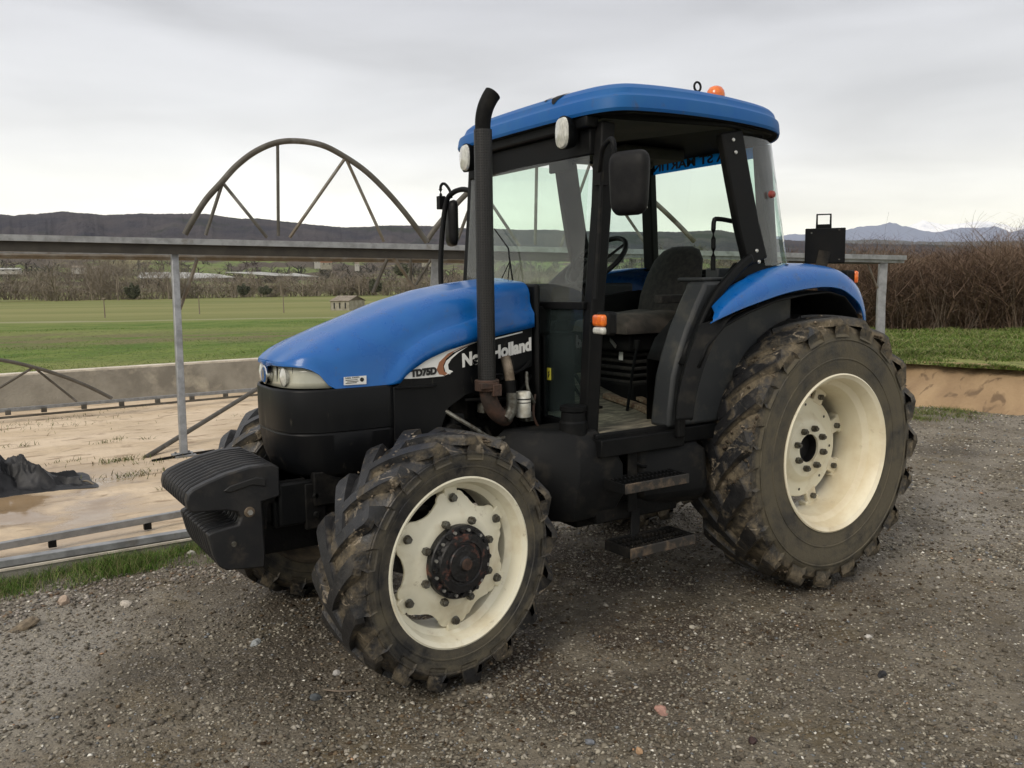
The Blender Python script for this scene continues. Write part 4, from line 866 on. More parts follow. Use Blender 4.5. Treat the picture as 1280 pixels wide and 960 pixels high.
facets('battery_box', [(.60, [(1.10, .40), (1.08, .70), (.90, .74), (.86, .74), (.84, .40)]), (.66, [(1.30, .40), (1.28, .74), (.88, .80), (.83, .80), (.82, .40)]), (.90, [(1.33, .40), (1.31, .74), (.90, .80), (.86, .80), (.85, .40)]), (.955, [(1.30, .42), (1.28, .70), (.96, .76), (.92, .76), (.90, .42)])], GREYP, .025)
b = MB(); b.box((1.28, .60, .62), (.56, .24, .10)); b.box((1.3, .45, .60), (.6, .3, .14)); b.build('step_beam', CASTM, T, bevel=.01)
sp_ = empty('access_steps', (0, 0, 0), T)
def step(cx, cy, cz, lx, ly, name='step_tread', m=BLACK):
    for k, dy in enumerate((-ly/2, -ly/6, ly/6, ly/2)):
        b = MB(); b.box((cx, cy+dy, cz), (lx, .012 if k in (0, 3) else .022, .05 if k in (0, 3) else .012)); b.build(name, m if k < 3 else STEPM, sp_, bevel=.003)
    b = MB(); b.box((cx-lx/2, cy, cz), (.012, ly, .05)); b.box((cx+lx/2, cy, cz), (.012, ly, .05))
    for k in range(16):
        for dy in (-ly/3, 0, ly/3): b.box((cx-lx/2+lx*(k+.5)/16, cy+dy, cz+.012), (.010, ly*.12, .018))
    b.build('step_frame', m, sp_, bevel=.002)
step(1.325, .83, .79, .43, .17); step(1.32, .86, .475, .44, .19, m=CASTM)
b = MB(); b.bar([(1.36, .76, .95), (1.36, .76, .80), (1.36, .76, .62)], .06, .012, up=(0, 1, 0)); b.bar([(1.30, .72, .62), (1.34, .76, .50), (1.36, .79, .44)], .06, .012, up=(0, 1, 0)); b.bar([(1.45, .70, .70), (1.2, .70, .70)], .02, .06); b.build('step_hanger', CASTM, sp_, bevel=.003)

# ================================================================== SETTING
def wpos(o): return o
def g0(px, py, z=0.): return at(px, py, z=z)
OUT = [(16, -9.9), (12, -10.0), (3.71, -10.33), (-.13, -10.52), (-4.5, -10.75), (-6.3, -10.4), (-7.25, -7.5), (-7.66, -3.4), (-7.95, -1.85), (-8.2, 1), (-8.4, 6), (-6, 16), (5, 24), (20, 20), (22, 5)]
def ray_out(az):       # distance from camera to the yard outline along an azimuth
    d = (cos(az), sin(az)); best = 1e9
    for (x0, y0), (x1, y1) in zip(OUT, OUT[1:]+OUT[:1]):
        ex, ey = x1-x0, y1-y0; den = d[0]*ey-d[1]*ex
        if abs(den) < 1e-9: continue
        t = ((x0-CAM.x)*ey-(y0-CAM.y)*ex)/den; u = ((x0-CAM.x)*d[1]-(y0-CAM.y)*d[0])/den
        if t > 0 and -1e-6 <= u <= 1+1e-6: best = min(best, t)
    return best
AZ0 = math.atan2(FW.y, FW.x)
def az_px(px): return AZ0 - math.atan((px-640)/F)
def zpx(px, py, dist):       # height of a sight line at a horizontal distance
    p = at(px, py, d=1.); v = p-CAM; return CAM.z + v.z*dist/sqrt(v.x*v.x+v.y*v.y)

# fields, hills: one sheet, inner edge = yard outline
def field_h(az, r, r0):
    ang = AZ0-az; ang = (ang+pi) % (2*pi)-pi
    px = 640+F*math.tan(max(-.75, min(.75, ang))); n = noise.noise
    x = CAM.x+r*cos(az); y = CAM.y+r*sin(az)
    right = max(0, min(1, (px-880)/140.))
    pts = [(r0, .56), (r0+.6, .57), (25, zpx(px, 408, 25) if right > .5 else .45), (60, .2), (110, zpx(430, 389, 110)), (300, zpx(200, 373.5, 300)), (420, zpx(200, 369, 420)), (650, 5), (1100, 34), (2500, 100)]
    if r <= r0: return .5
    z = interp(r, pts)
    if r > 24 and right > 0: z = lerp(z, min(z, .1), right)
    if r > 1: z += .06*n(Vector((x*.15, y*.15, 0)))*min(1, (r-r0)/6) + .25*n(Vector((x*.01, y*.01, 3)))*min(1, r/100)
    if right > 0 and r < 30: z += right*.07*n(Vector((x*.7, y*.7, 1)))*min(1, (r-r0)/1)
    if r > 500: z += (1-right)*(r-500)*.022*n(Vector((x*.0022, y*.0022, 5)))
    return z
azs = [AZ0+.62-1.24*i/300 for i in range(301)]; rest = [AZ0-.62-(2*pi-1.24)*i/60 for i in range(1, 60)]; azs = azs+rest
V = []; Rr = [0, .3, .8, 1.5, 2.4, 3.5, 5, 7, 10, 14, 19, 26, 36, 50, 66, 85, 110, 150, 200, 250, 300, 350, 420, 500, 600, 720, 860, 1020, 1200, 1500, 1900, 2500]
for az in azs:
    r0 = ray_out(az)
    for k, q in enumerate(Rr):
        r = r0+q; V.append((CAM.x+r*cos(az), CAM.y+r*sin(az), field_h(az, r, r0) if k else (.55)))
m_ = len(Rr); n_ = len(azs); Fq = []
for i in range(n_):
    for k in range(m_-1): Fq.append((i*m_+k, i*m_+k+1, ((i+1) % n_)*m_+k+1, ((i+1) % n_)*m_+k))
FIELD = bpy.data.materials.new('field'); FIELD.use_nodes = True
def build_field():
    t = FIELD.node_tree; n = t.nodes; l = t.links; b = n['Principled BSDF']; b.inputs['Roughness'].default_value = .95; b.inputs['Specular IOR Level'].default_value = .15
    g = n.new('ShaderNodeNewGeometry'); sub = n.new('ShaderNodeVectorMath'); sub.operation = 'SUBTRACT'; l.new(g.outputs['Position'], sub.inputs[0]); sub.inputs[1].default_value = (CAM.x, CAM.y, 0)
    rot = n.new('ShaderNodeVectorRotate'); rot.rotation_type = 'Z_AXIS'; rot.inputs['Angle'].default_value = -AZ0; l.new(sub.outputs[0], rot.inputs['Vector'])
    s = n.new('ShaderNodeSeparateXYZ'); l.new(rot.outputs[0], s.inputs[0])         # X = distance across the valley, Y = sideways
    def nz_(sc, det=6, st=(1, 1, 1), w=0):
        q = n.new('ShaderNodeMapping'); q.inputs['Scale'].default_value = st; q.inputs['Location'].default_value = (w, w, 0); l.new(rot.outputs[0], q.inputs[0])
        x = n.new('ShaderNodeTexNoise'); x.inputs['Scale'].default_value = sc; x.inputs['Detail'].default_value = det; l.new(q.outputs[0], x.inputs[0]); return x.outputs['Fac']
    def rg(v, a, z, lo=0, hi=1):
        q = n.new('ShaderNodeMapRange'); q.inputs['From Min'].default_value = a; q.inputs['From Max'].default_value = z; q.inputs['To Min'].default_value = lo; q.inputs['To Max'].default_value = hi; l.new(v, q.inputs[0]); return q.outputs[0]
    def mx_(f, a, c):
        q = n.new('ShaderNodeMix'); q.data_type = 'RGBA'; l.new(f, q.inputs[0])
        for i, v in ((6, a), (7, c)):
            if isinstance(v, tuple): q.inputs[i].default_value = (*v, 1)
            else: l.new(v, q.inputs[i])
        return q.outputs[2]
    def mul(a, c):
        q = n.new('ShaderNodeMath'); q.operation = 'MULTIPLY'; l.new(a, q.inputs[0]); l.new(c, q.inputs[1]); return q.outputs[0]
    def add(a, c, k):
        q = n.new('ShaderNodeMath'); q.operation = 'MULTIPLY_ADD'; l.new(c, q.inputs[0]); q.inputs[1].default_value = k; l.new(a, q.inputs[2]); return q.outputs[0]
    xw = add(s.outputs['X'], nz_(.06, 4), 8)      # wavy distance
    grass = mx_(rg(nz_(.8, 8), .35, .65), (.080, .140, .022), (.150, .195, .045))
    grass = mx_(rg(nz_(.12, 5, (1, .25, 1)), .45, .65), grass, (.21, .22, .075))
    grass = mx_(mul(mul(rg(xw, 24, 26), rg(xw, 33, 30)), rg(nz_(.5, 6), .40, .55)), grass, (.16, .145, .07))      # reedy strip
    olive = mx_(rg(nz_(.05, 5, (1, .2, 1)), .35, .65), (.16, .175, .058), (.23, .225, .09))
    olive = mx_(mul(rg(xw, 150, 155), rg(nz_(.03, 4, (2, .3, 1)), .45, .6)), olive, (.15, .17, .055))
    c = mx_(rg(xw, 46, 49), grass, olive); c = mx_(mul(rg(xw, 46, 47), rg(xw, 48.5, 47.8)), c, (.26, .26, .14))      # pale track
    far = mx_(rg(nz_(.006, 3, (1, .5, 1)), .48, .52), (.15, .20, .065), (.23, .225, .11)); far = mx_(rg(nz_(.012, 6, (1, .7, 1), 9), .47, .53), far, (.085, .070, .055)); far = mx_(rg(nz_(.004, 2, (1.5, .5, 1), 30), .55, .58), far, (.10, .125, .045))
    c = mx_(rg(xw, 430, 450), c, far); c = mx_(rg(xw, 1000, 1200), c, (.065, .056, .05))
    c = mx_(mul(rg(nz_(9, 8), .5, .75), rg(s.outputs['X'], 60, 20)), c, (.045, .055, .02))
    l.new(c, b.inputs['Base Color'])
    u = n.new('ShaderNodeBump'); u.inputs['Distance'].default_value = .15; u.inputs['Strength'].default_value = .6; l.new(nz_(2.5, 8), u.inputs['Height']); l.new(u.outputs[0], b.inputs['Normal'])
build_field()
o = npmesh('fields', V, Fq, FIELD, smooth=True); tag(o, kind='structure')

# wooded hills on the skyline (left and centre), mountains (right)
def ridge(name, dist, depth, sky_pts, m, seed, rough, x0=-900, x1=2200, step=6, base=-20, back=1.0):
    V = []; cols = []; px = x0
    while px <= x1: cols.append(px); px += step
    K = 14; n = noise.noise
    for px in cols:
        pyc = interp(px, sky_pts); ang = math.atan((px-640)/F); az = AZ0-ang
        q = Vector((px*.02, seed, 0)); zt = zpx(max(-200, min(1480, px)), pyc, dist)
        zt += rough*(n(Vector((px*.05, seed, 0)))+.5*n(Vector((px*.15, seed, 2)))+.35*n(Vector((px*.45, seed, 4)))+(.9*n(Vector((px*.9, seed, 6))) if step < 2 else 0))
        for k in range(K+1):
            t = k/K; r = dist-depth*(1-t); h = base+(zt-base)*(sin(t*pi/2)**1.15); h += (zt*.07)*(n(Vector((px*.03, t*3+seed, 7)))+.4*n(Vector((px*.11, t*6+seed, 2))))*sin(t*pi)*(1-t)*2
            V.append((CAM.x+r*cos(az), CAM.y+r*sin(az), h))
        V.append((CAM.x+(dist+depth*.6)*cos(az), CAM.y+(dist+depth*.6)*sin(az), base))
    k2 = K+2; Fq = [(i*k2+k, i*k2+k+1, (i+1)*k2+k+1, (i+1)*k2+k) for i in range(len(cols)-1) for k in range(K+1)]
    o = npmesh(name, V, Fq, m, smooth=True); tag(o, kind='structure'); return o
HILLM = mat('hill_wood', (.036, .036, .048), 1, 0, (.072, .064, .068), .009, lo=.38, hi=.62, bump=1.5, bscale=.12, spec=.05, col3=(.035, .040, .036), scale3=.006, lo3=.54, hi3=.60)
sky1 = [(-300, 276), (-100, 272), (0, 271.5), (30, 273), (60, 271), (90, 268.5), (140, 272), (200, 271), (240, 270.5), (275, 272), (310, 277), (330, 276), (400, 284), (440, 287), (480, 285.5), (520, 284), (560, 287), (620, 288), (660, 290), (690, 290), (720, 291), (780, 292), (840, 292), (900, 290), (960, 300), (1020, 305), (1300, 310), (1600, 305)]
ridge('wooded_hills', 2300, 1100, sky1, HILLM, 3.1, 1.5, step=1.5)
sky2 = [(-300, 330), (0, 318), (60, 320), (140, 319), (200, 321), (300, 322), (360, 318), (400, 320), (480, 321), (600, 318), (700, 318), (900, 320), (1100, 322), (1300, 330)]
HILL2 = mat('low_hill_patchwork', (.15, .19, .07), 1, 0, (.095, .080, .066), .011, lo=.46, hi=.52, spec=.05, col3=(.19, .175, .095), scale3=.006, lo3=.56, hi3=.60, stretch=(1, 1, 1))
ridge('patchwork_slope', 1150, 450, sky2, HILL2, 8.3, 2.5, base=0)
sky3 = [(800, 310), (950, 300), (1000, 302), (1050, 301), (1085, 299.5), (1110, 300.5), (1140, 302), (1165, 303), (1200, 302.5), (1300, 303), (1500, 306), (1700, 312)]
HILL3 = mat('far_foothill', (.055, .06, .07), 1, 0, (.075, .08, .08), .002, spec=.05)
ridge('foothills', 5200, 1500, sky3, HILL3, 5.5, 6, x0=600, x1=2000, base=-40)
sky4 = [(700, 305), (900, 298), (985, 294), (1010, 293), (1050, 290), (1070, 285.5), (1095, 282.5), (1108, 280), (1125, 283.5), (1150, 289), (1165, 291), (1180, 288.5), (1200, 286), (1220, 286), (1240, 285), (1258, 290), (1280, 287), (1320, 284), (1400, 288), (1500, 284), (1700, 300)]
MTN = bpy.data.materials.new('mountain'); MTN.use_nodes = True
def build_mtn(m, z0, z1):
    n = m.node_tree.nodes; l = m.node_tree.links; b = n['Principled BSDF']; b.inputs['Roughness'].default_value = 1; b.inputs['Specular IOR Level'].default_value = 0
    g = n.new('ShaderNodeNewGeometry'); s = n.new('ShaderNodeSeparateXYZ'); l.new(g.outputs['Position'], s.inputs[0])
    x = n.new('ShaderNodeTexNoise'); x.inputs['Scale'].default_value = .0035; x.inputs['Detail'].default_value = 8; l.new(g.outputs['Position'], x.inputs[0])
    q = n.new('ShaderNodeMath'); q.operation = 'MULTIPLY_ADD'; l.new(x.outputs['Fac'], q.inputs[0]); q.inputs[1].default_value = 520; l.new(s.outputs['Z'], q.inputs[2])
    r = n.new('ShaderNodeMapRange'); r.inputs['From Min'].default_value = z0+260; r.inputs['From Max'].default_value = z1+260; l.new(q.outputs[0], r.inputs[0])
    k = n.new('ShaderNodeMix'); k.data_type = 'RGBA'; l.new(r.outputs[0], k.inputs[0]); k.inputs[6].default_value = (.19, .225, .32, 1); k.inputs[7].default_value = (.85, .87, .90, 1); l.new(k.outputs[2], b.inputs['Base Color'])  # blue of the distant haze mixed into the rock colour
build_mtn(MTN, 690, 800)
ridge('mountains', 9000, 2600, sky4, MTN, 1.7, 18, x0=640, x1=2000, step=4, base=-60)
MTN2 = MTN.copy(); MTN2.name = 'snow_mountain'
sky5 = [(900, 310), (1120, 290), (1130, 284), (1142, 279), (1150, 276.5), (1165, 278), (1180, 281), (1195, 280), (1205, 278.5), (1220, 277.5), (1236, 278), (1250, 281), (1262, 286), (1280, 280), (1300, 282), (1400, 285), (1700, 300)]
build_snow = mat('snow_slope', (.95, .96, .98), 1, 0, (.70, .73, .80), .004, lo=.52, hi=.66, spec=0)
ridge('snowy_peaks', 10800, 1500, sky5, build_snow, 9.7, 24, x0=860, x1=2000, step=4, base=-60)

# ---------- yard surfaces
GRAV = bpy.data.materials.new('gravel_ground'); GRAV.use_nodes = True
def build_gravel():
    t = GRAV.node_tree; n = t.nodes; l = t.links; b = n['Principled BSDF']
    g = n.new('ShaderNodeNewGeometry')
    def nz_(sc, det=6, d=0):
        x = n.new('ShaderNodeTexNoise'); x.inputs['Scale'].default_value = sc; x.inputs['Detail'].default_value = det; x.inputs['Roughness'].default_value = .6; x.inputs['Distortion'].default_value = d; l.new(g.outputs['Position'], x.inputs[0]); return x.outputs['Fac']
    def rg(v, a, z, lo=0, hi=1):
        q = n.new('ShaderNodeMapRange'); q.inputs['From Min'].default_value = a; q.inputs['From Max'].default_value = z; q.inputs['To Min'].default_value = lo; q.inputs['To Max'].default_value = hi; l.new(v, q.inputs[0]); return q.outputs[0]
    def mx_(f, a, c):
        q = n.new('ShaderNodeMix'); q.data_type = 'RGBA'; l.new(f, q.inputs[0])
        for i, v in ((6, a), (7, c)):
            if isinstance(v, tuple): q.inputs[i].default_value = (*v, 1)
            else: l.new(v, q.inputs[i])
        return q.outputs[2]
    def mul(a, c):
        q = n.new('ShaderNodeMath'); q.operation = 'MULTIPLY'; l.new(a, q.inputs[0]); l.new(c, q.inputs[1]); return q.outputs[0]
    base = mx_(rg(nz_(1.1, 6, .4), .38, .62), (.225, .196, .148), (.125, .107, .078))
    base = mx_(rg(nz_(2.3, 7, .6), .52, .64), base, (.135, .106, .062)); base = mx_(rg(nz_(.55, 6, .8), .52, .64), base, (.080, .066, .046)); base = mx_(rg(nz_(.35, 4, .3), .54, .66), base, (.29, .265, .222))
    # dark wet soil under and beside the tractor, contact shadow painted into the same patch
    s = n.new('ShaderNodeSeparateXYZ'); l.new(g.outputs['Position'], s.inputs[0])
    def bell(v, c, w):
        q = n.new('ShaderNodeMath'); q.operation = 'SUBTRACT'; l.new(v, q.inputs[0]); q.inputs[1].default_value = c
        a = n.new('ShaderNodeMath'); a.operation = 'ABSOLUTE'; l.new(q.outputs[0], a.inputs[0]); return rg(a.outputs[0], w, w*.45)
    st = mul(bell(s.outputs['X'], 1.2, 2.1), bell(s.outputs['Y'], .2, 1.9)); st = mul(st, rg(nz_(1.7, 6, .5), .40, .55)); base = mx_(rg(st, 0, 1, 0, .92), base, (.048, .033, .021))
    v = n.new('ShaderNodeTexVoronoi'); v.inputs['Scale'].default_value = 95; l.new(g.outputs['Position'], v.inputs['Vector'])
    v2 = n.new('ShaderNodeTexVoronoi'); v2.inputs['Scale'].default_value = 45; l.new(g.outputs['Position'], v2.inputs['Vector'])
    hs = n.new('ShaderNodeSeparateColor'); l.new(v.outputs['Color'], hs.inputs[0])
    st1 = mx_(rg(hs.outputs[0], .0, 1), (.045, .036, .028), (.27, .232, .18)); st1 = mx_(rg(hs.outputs[1], .93, .96), st1, (.40, .38, .33))
    c = mx_(mul(rg(v.outputs['Distance'], .55, .35), rg(nz_(1.6, 6, .4), .42, .58, .12, .85)), base, st1)
    hs2 = n.new('ShaderNodeSeparateColor'); l.new(v2.outputs['Color'], hs2.inputs[0])
    c = mx_(mul(rg(v2.outputs['Distance'], .38, .3), rg(hs2.outputs[0], .80, .84)), c, mx_(rg(hs2.outputs[1], 0, 1), (.09, .08, .07), (.36, .33, .29)))
    l.new(c, b.inputs['Base Color']); l.new(rg(nz_(1.3, 5), .35, .65, .55, .92), b.inputs['Roughness']); b.inputs['Specular IOR Level'].default_value = .35
    u = n.new('ShaderNodeBump'); u.inputs['Distance'].default_value = .012; u.inputs['Strength'].default_value = 1
    ad = n.new('ShaderNodeMath'); ad.operation = 'MULTIPLY_ADD'; l.new(nz_(60, 8), ad.inputs[0]); ad.inputs[1].default_value = .9; l.new(rg(v2.outputs['Distance'], 0, .5, .6, 0), ad.inputs[2]); ad2 = n.new('ShaderNodeMath'); ad2.operation = 'MULTIPLY_ADD'; l.new(nz_(17, 8, .5), ad2.inputs[0]); ad2.inputs[1].default_value = 3.2; l.new(ad.outputs[0], ad2.inputs[2])
    l.new(ad2.outputs[0], u.inputs['Height']); l.new(u.outputs[0], b.inputs['Normal'])
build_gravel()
def yard_h(x, y):
    n = noise.noise
    h = .022*n(Vector((x*.8, y*.8, 0)))+.014*n(Vector((x*3, y*3, 4)))+.012*n(Vector((x*9, y*9, 8)))+.008*n(Vector((x*19, y*19, 3)))
    # shallow wheel hollow tracks
    h -= .015*math.exp(-((y-.9)/.35)**2)
    e = max(0, min(1, (-y-1.25)/.35))*(1 if x > -3.2 else 0); h += .02*e
    return h
xs_ = np.concatenate([np.arange(-8.4, -2, .12), np.arange(-2, 5.2, .035), np.arange(5.2, 9, .2)]); ys_ = np.concatenate([np.arange(-10.8, -2, .14), np.arange(-2.0, 4.4, .035), np.arange(4.4, 8, .2)])
V = []; idx = {}
for x in xs_:
    for y in ys_: V.append((x, y, yard_h(x, y) if not (y < -2.05 and x > -3.6) else -.03))
ny_ = len(ys_); Fq = [(i*ny_+j, (i+1)*ny_+j, (i+1)*ny_+j+1, i*ny_+j+1) for i in range(len(xs_)-1) for j in range(ny_-1)]
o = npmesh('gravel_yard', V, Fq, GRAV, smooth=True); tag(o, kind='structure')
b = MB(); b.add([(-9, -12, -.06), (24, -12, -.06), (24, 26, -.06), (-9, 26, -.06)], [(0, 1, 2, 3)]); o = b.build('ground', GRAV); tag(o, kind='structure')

# loose stones of the gravel, thousands: stuff
def stones(name, n, region, smin, smax, palette, seed, m, power=2.2):
    rd = np.random.default_rng(seed); base = np.array([(1, 0, 0), (-.3, .95, 0), (-.8, -.75, 0), (.2, .1, .8), (-.3, -.2, .75), (0, 0, -.8), (.35, -.85, .1)]); 
    fb = np.array([(0, 1, 3), (1, 2, 4), (2, 6, 4), (6, 0, 3), (1, 4, 3), (6, 3, 4), (0, 5, 1), (1, 5, 2), (2, 5, 6), (6, 5, 0)])
    xy = region(rd, n); n = len(xy); s = smin+(smax-smin)*rd.random(n)**power; a = rd.random(n)*2*pi
    P = base[None]*s[:, None, None]*rd.uniform(.6, 1.35, (n, 7, 1))*np.stack([np.ones(n), rd.uniform(.5, 1, n), rd.uniform(.3, .8, n)], 1)[:, None, :]
    c, q = np.cos(a)[:, None], np.sin(a)[:, None]; X = P[..., 0]*c-P[..., 1]*q; Y_ = P[..., 0]*q+P[..., 1]*c
    zz = np.array([yard_h(x, y) for x, y in xy])
    V = np.stack([X+xy[:, 0:1], Y_+xy[:, 1:2], P[..., 2]+zz[:, None]+s[:, None]*.12], -1).reshape(-1, 3)
    Fq = (fb[None]+(np.arange(n)*7)[:, None, None]).reshape(-1, 3)
    pal = np.array(palette); w = pal[:, 3]/pal[:, 3].sum(); ci = rd.choice(len(pal), n, p=w); col = pal[ci, :3]*rd.uniform(.7, 1.3, (n, 1)); col = np.repeat(col, 7, 0)
    o = npmesh(name, V, Fq, m, cols=col); tag(o, kind='stuff'); return o
STM = attr_mat('gravel_stones', .7, spec=.4)
pal = [(.20, .18, .138, 5), (.29, .262, .205, 4), (.085, .077, .060, 4), (.40, .368, .30, 1.8), (.64, .615, .55, .4), (.18, .135, .09, 1.2), (.33, .2, .12, .06), (.15, .16, .17, 1)]
def reg(d0, d1, p):
    def f(rd, n):
        out = []
        while len(out) < n:
            m = 20000; dd = d0+(d1-d0)*rd.random(m)**p; an = AZ0+rd.uniform(-.64, .64, m); x = CAM.x+dd*np.cos(an); y = CAM.y+dd*np.sin(an)
            k = ((y > -1.62+.12*np.sin(x*3)) | (x < -3.9+.3*np.sin(y*2))) & (x > -7.95+.12*(y+3)) & (y > -9)
            cl = .5+.5*np.sin(x*2.3+np.sin(y*1.7)*2)*np.sin(y*2.9+np.cos(x*1.1)*2); k &= rd.random(m) < .25+.75*cl
            out += list(zip(x[k], y[k]))
        return np.array(out[:n])
    return f
stones('gravel', 46000, reg(2.5, 7.5, 1.15), .0025, .0125, pal, 3, STM, 1.8)
stones('gravel', 20000, reg(6, 16, 1.0), .006, .022, pal, 4, STM, 2.2)
stones('gravel', 1100, reg(2.6, 9, 1.1), .009, .021, pal, 6, STM, 2.4)
stones('gravel', 15000, reg(2.6, 9, 1.15), .006, .021, [(.12, .102, .075, 5), (.085, .070, .050, 4), (.17, .148, .112, 3), (.23, .205, .165, 1.5), (.34, .31, .26, .5)], 31, STM, 2.0)
def verge_reg(rd, n):
    x = rd.uniform(1.4, 4.9, n); y = -1.42+rd.normal(size=n)*.13+.07*np.sin(x*3); return np.stack([x, y], 1)
stones('gravel', 2500, verge_reg, .005, .022, [(.14, .12, .10, 5), (.24, .21, .18, 4), (.34, .31, .27, 1.5), (.48, .45, .40, .4), (.15, .10, .06, 2)], 9, STM, 1.8)

def lump_reg(rd, n):
    c_ = [(2.5, .95, .45, .3), (2.1, .6, .5, .4), (.1, 1.05, .5, .35), (1.2, 1.15, .8, .3), (.8, .2, .8, .5), (3.2, .9, .5, .35), (-1.4, 1.0, .9, .3), (2.5, -.6, .5, .3)]
    k = rd.integers(0, len(c_), n); c_ = np.array(c_)[k]; return np.stack([c_[:, 0]+rd.normal(size=n)*c_[:, 2], c_[:, 1]+rd.normal(size=n)*c_[:, 3]], 1)
stones('soil_crumbs', 2600, lump_reg, .003, .018, [(.075, .052, .032, 5), (.045, .032, .021, 4), (.12, .088, .055, 2)], 21, attr_mat('soil_crumbs', .95, spec=.1), 2.4)

# single stones that can be pointed at
def stone(px, py, s, col, label, seed, flat_=.55, elong=1.):
    p = at(px, py, z=0); rd = random.Random(seed); import bmesh
    bm = bmesh.new(); bmesh.ops.create_icosphere(bm, subdivisions=2, radius=1); o_ = Vector((seed*3.1, 0, 0))
    for v in bm.verts: k = 1+.42*noise.noise(v.co*1.1+o_)+.12*noise.noise(v.co*3+o_); v.co = Vector((v.co.x*k*elong, v.co.y*k*.8, v.co.z*k*flat_))*s
    me = bpy.data.meshes.new('stone'); bm.to_mesh(me); bm.free(); me.materials.append(mat('stone_'+str(seed), col, .75, 0, tuple(c*.6 for c in col), 40, bump=.4, bscale=90))
    o = bpy.data.objects.new('stone', me); COL.objects.link(o); o.location = (p.x, p.y, yard_h(p.x, p.y)+s*flat_*.35); o.rotation_euler = (.1, .2, rd.uniform(0, 6))
    tag(o, label, 'stone', 'single larger stones lying on the gravel')
stone(319, 806, .030, (.36, .38, .38), 'pale blue grey stone lying left of the front tyre', 1)
stone(1102, 849, .020, (.02, .02, .022), 'small black stone alone on the gravel at lower right', 2, .8)
stone(828, 885, .030, (.42, .24, .19), 'pinkish flat stone among white pebbles in the foreground', 3, .35, 1.4)
stone(799, 942, .017, (.48, .30, .17), 'round orange pebble close to the bottom edge of the picture', 4, .8)
stone(941, 927, .024, (.045, .022, .02), 'dark reddish brown lump on a muddy patch in the foreground', 5, .6)
stone(737, 931, .022, (.16, .17, .19), 'slate grey stone left of the round orange pebble', 6, .5)
stone(158, 760, .038, (.50, .45, .38), 'large cream stone at the top of the gravel slope beside the grass', 7)
stone(80, 755, .042, (.42, .32, .24), 'tan stone half hidden in the verge grass at far left', 8, .6)
stone(866, 781, .022, (.46, .42, .34), 'cream pebble on the brown soil in front of the steps', 9)
stone(1085, 801, .024, (.60, .57, .52), 'whitish chip on gravel below the rear wheel', 10, .5)
stone(240, 698, .03, (.5, .48, .42), 'pale stone by the grass tip under the front weights', 11)
stone(394, 873, .028, (.075, .085, .092), 'dark bluish stone just left of the front tyre contact', 12, .6)
stone(421, 842, .024, (.55, .53, .50), 'light grey stone touching the front tyre at the left', 13)
stone(30, 785, .055, (.20, .155, .10), 'long brown muddy clod at the far left edge of the gravel', 14, .4, 1.9)

# ---------- sand floor, kerb, wall, bank
SAND = bpy.data.materials.new('wet_sand'); SAND.use_nodes = True
def build_sand(m, wet=True, c1=(.62, .50, .36), c2=(.50, .39, .26), c3=(.31, .225, .145)):
    t = m.node_tree; n = t.nodes; l = t.links; b = n['Principled BSDF']; g = n.new('ShaderNodeNewGeometry')
    def nz_(sc, det=6, d=0, st=None):
        x = n.new('ShaderNodeTexNoise'); x.inputs['Scale'].default_value = sc; x.inputs['Detail'].default_value = det; x.inputs['Distortion'].default_value = d
        if st: q = n.new('ShaderNodeMapping'); q.inputs['Scale'].default_value = st; l.new(g.outputs['Position'], q.inputs[0]); l.new(q.outputs[0], x.inputs[0])
        else: l.new(g.outputs['Position'], x.inputs[0])
        return x.outputs['Fac']
    def rg(v, a, z, lo=0, hi=1):
        q = n.new('ShaderNodeMapRange'); q.inputs['From Min'].default_value = a; q.inputs['From Max'].default_value = z; q.inputs['To Min'].default_value = lo; q.inputs['To Max'].default_value = hi; l.new(v, q.inputs[0]); return q.outputs[0]
    def mx_(f, a, c):
        q = n.new('ShaderNodeMix'); q.data_type = 'RGBA'; l.new(f, q.inputs[0])
        for i, v in ((6, a), (7, c)):
            if isinstance(v, tuple): q.inputs[i].default_value = (*v, 1)
            else: l.new(v, q.inputs[i])
        return q.outputs[2]
    c = mx_(rg(nz_(1.2, 7, .5, (.6, 1.6, 1)), .38, .62), c1, c2); c = mx_(rg(nz_(4.2, 8, .8, (.6, 1.5, 1)), .56, .66), c, c3)
    l.new(c, b.inputs['Base Color'])
    if wet:
        s = n.new('ShaderNodeSeparateXYZ'); l.new(g.outputs['Position'], s.inputs[0])
        q = n.new('ShaderNodeVectorMath'); q.operation = 'DISTANCE'; l.new(g.outputs['Position'], q.inputs[0]); q.inputs[1].default_value = (3.9, -4.1, 0)
        f = n.new('ShaderNodeMath'); f.operation = 'MULTIPLY'; l.new(rg(q.outputs['Value'], 2.2, .7), f.inputs[0]); l.new(rg(nz_(1.6, 5), .36, .54), f.inputs[1])
        c2_ = mx_(f.outputs[0], c, (.30, .21, .12)); l.new(c2_, b.inputs['Base Color']); l.new(rg(f.outputs[0], 0, 1, .75, .08), b.inputs['Roughness'])
        u = n.new('ShaderNodeBump'); u.inputs['Distance'].default_value = .03; l.new(nz_(8, 8), u.inputs['Height']); l.new(rg(f.outputs[0], 0, 1, 1, .06), u.inputs['Strength']); l.new(u.outputs[0], b.inputs['Normal'])
    else:
        b.inputs['Roughness'].default_value = .9; u = n.new('ShaderNodeBump'); u.inputs['Distance'].default_value = .04; l.new(nz_(8, 8), u.inputs['Height']); l.new(u.outputs[0], b.inputs['Normal'])
build_sand(SAND)
V = []; xs2 = np.arange(-3.8, 14, .11); ys2 = np.arange(-10.9, -2.05, .11)
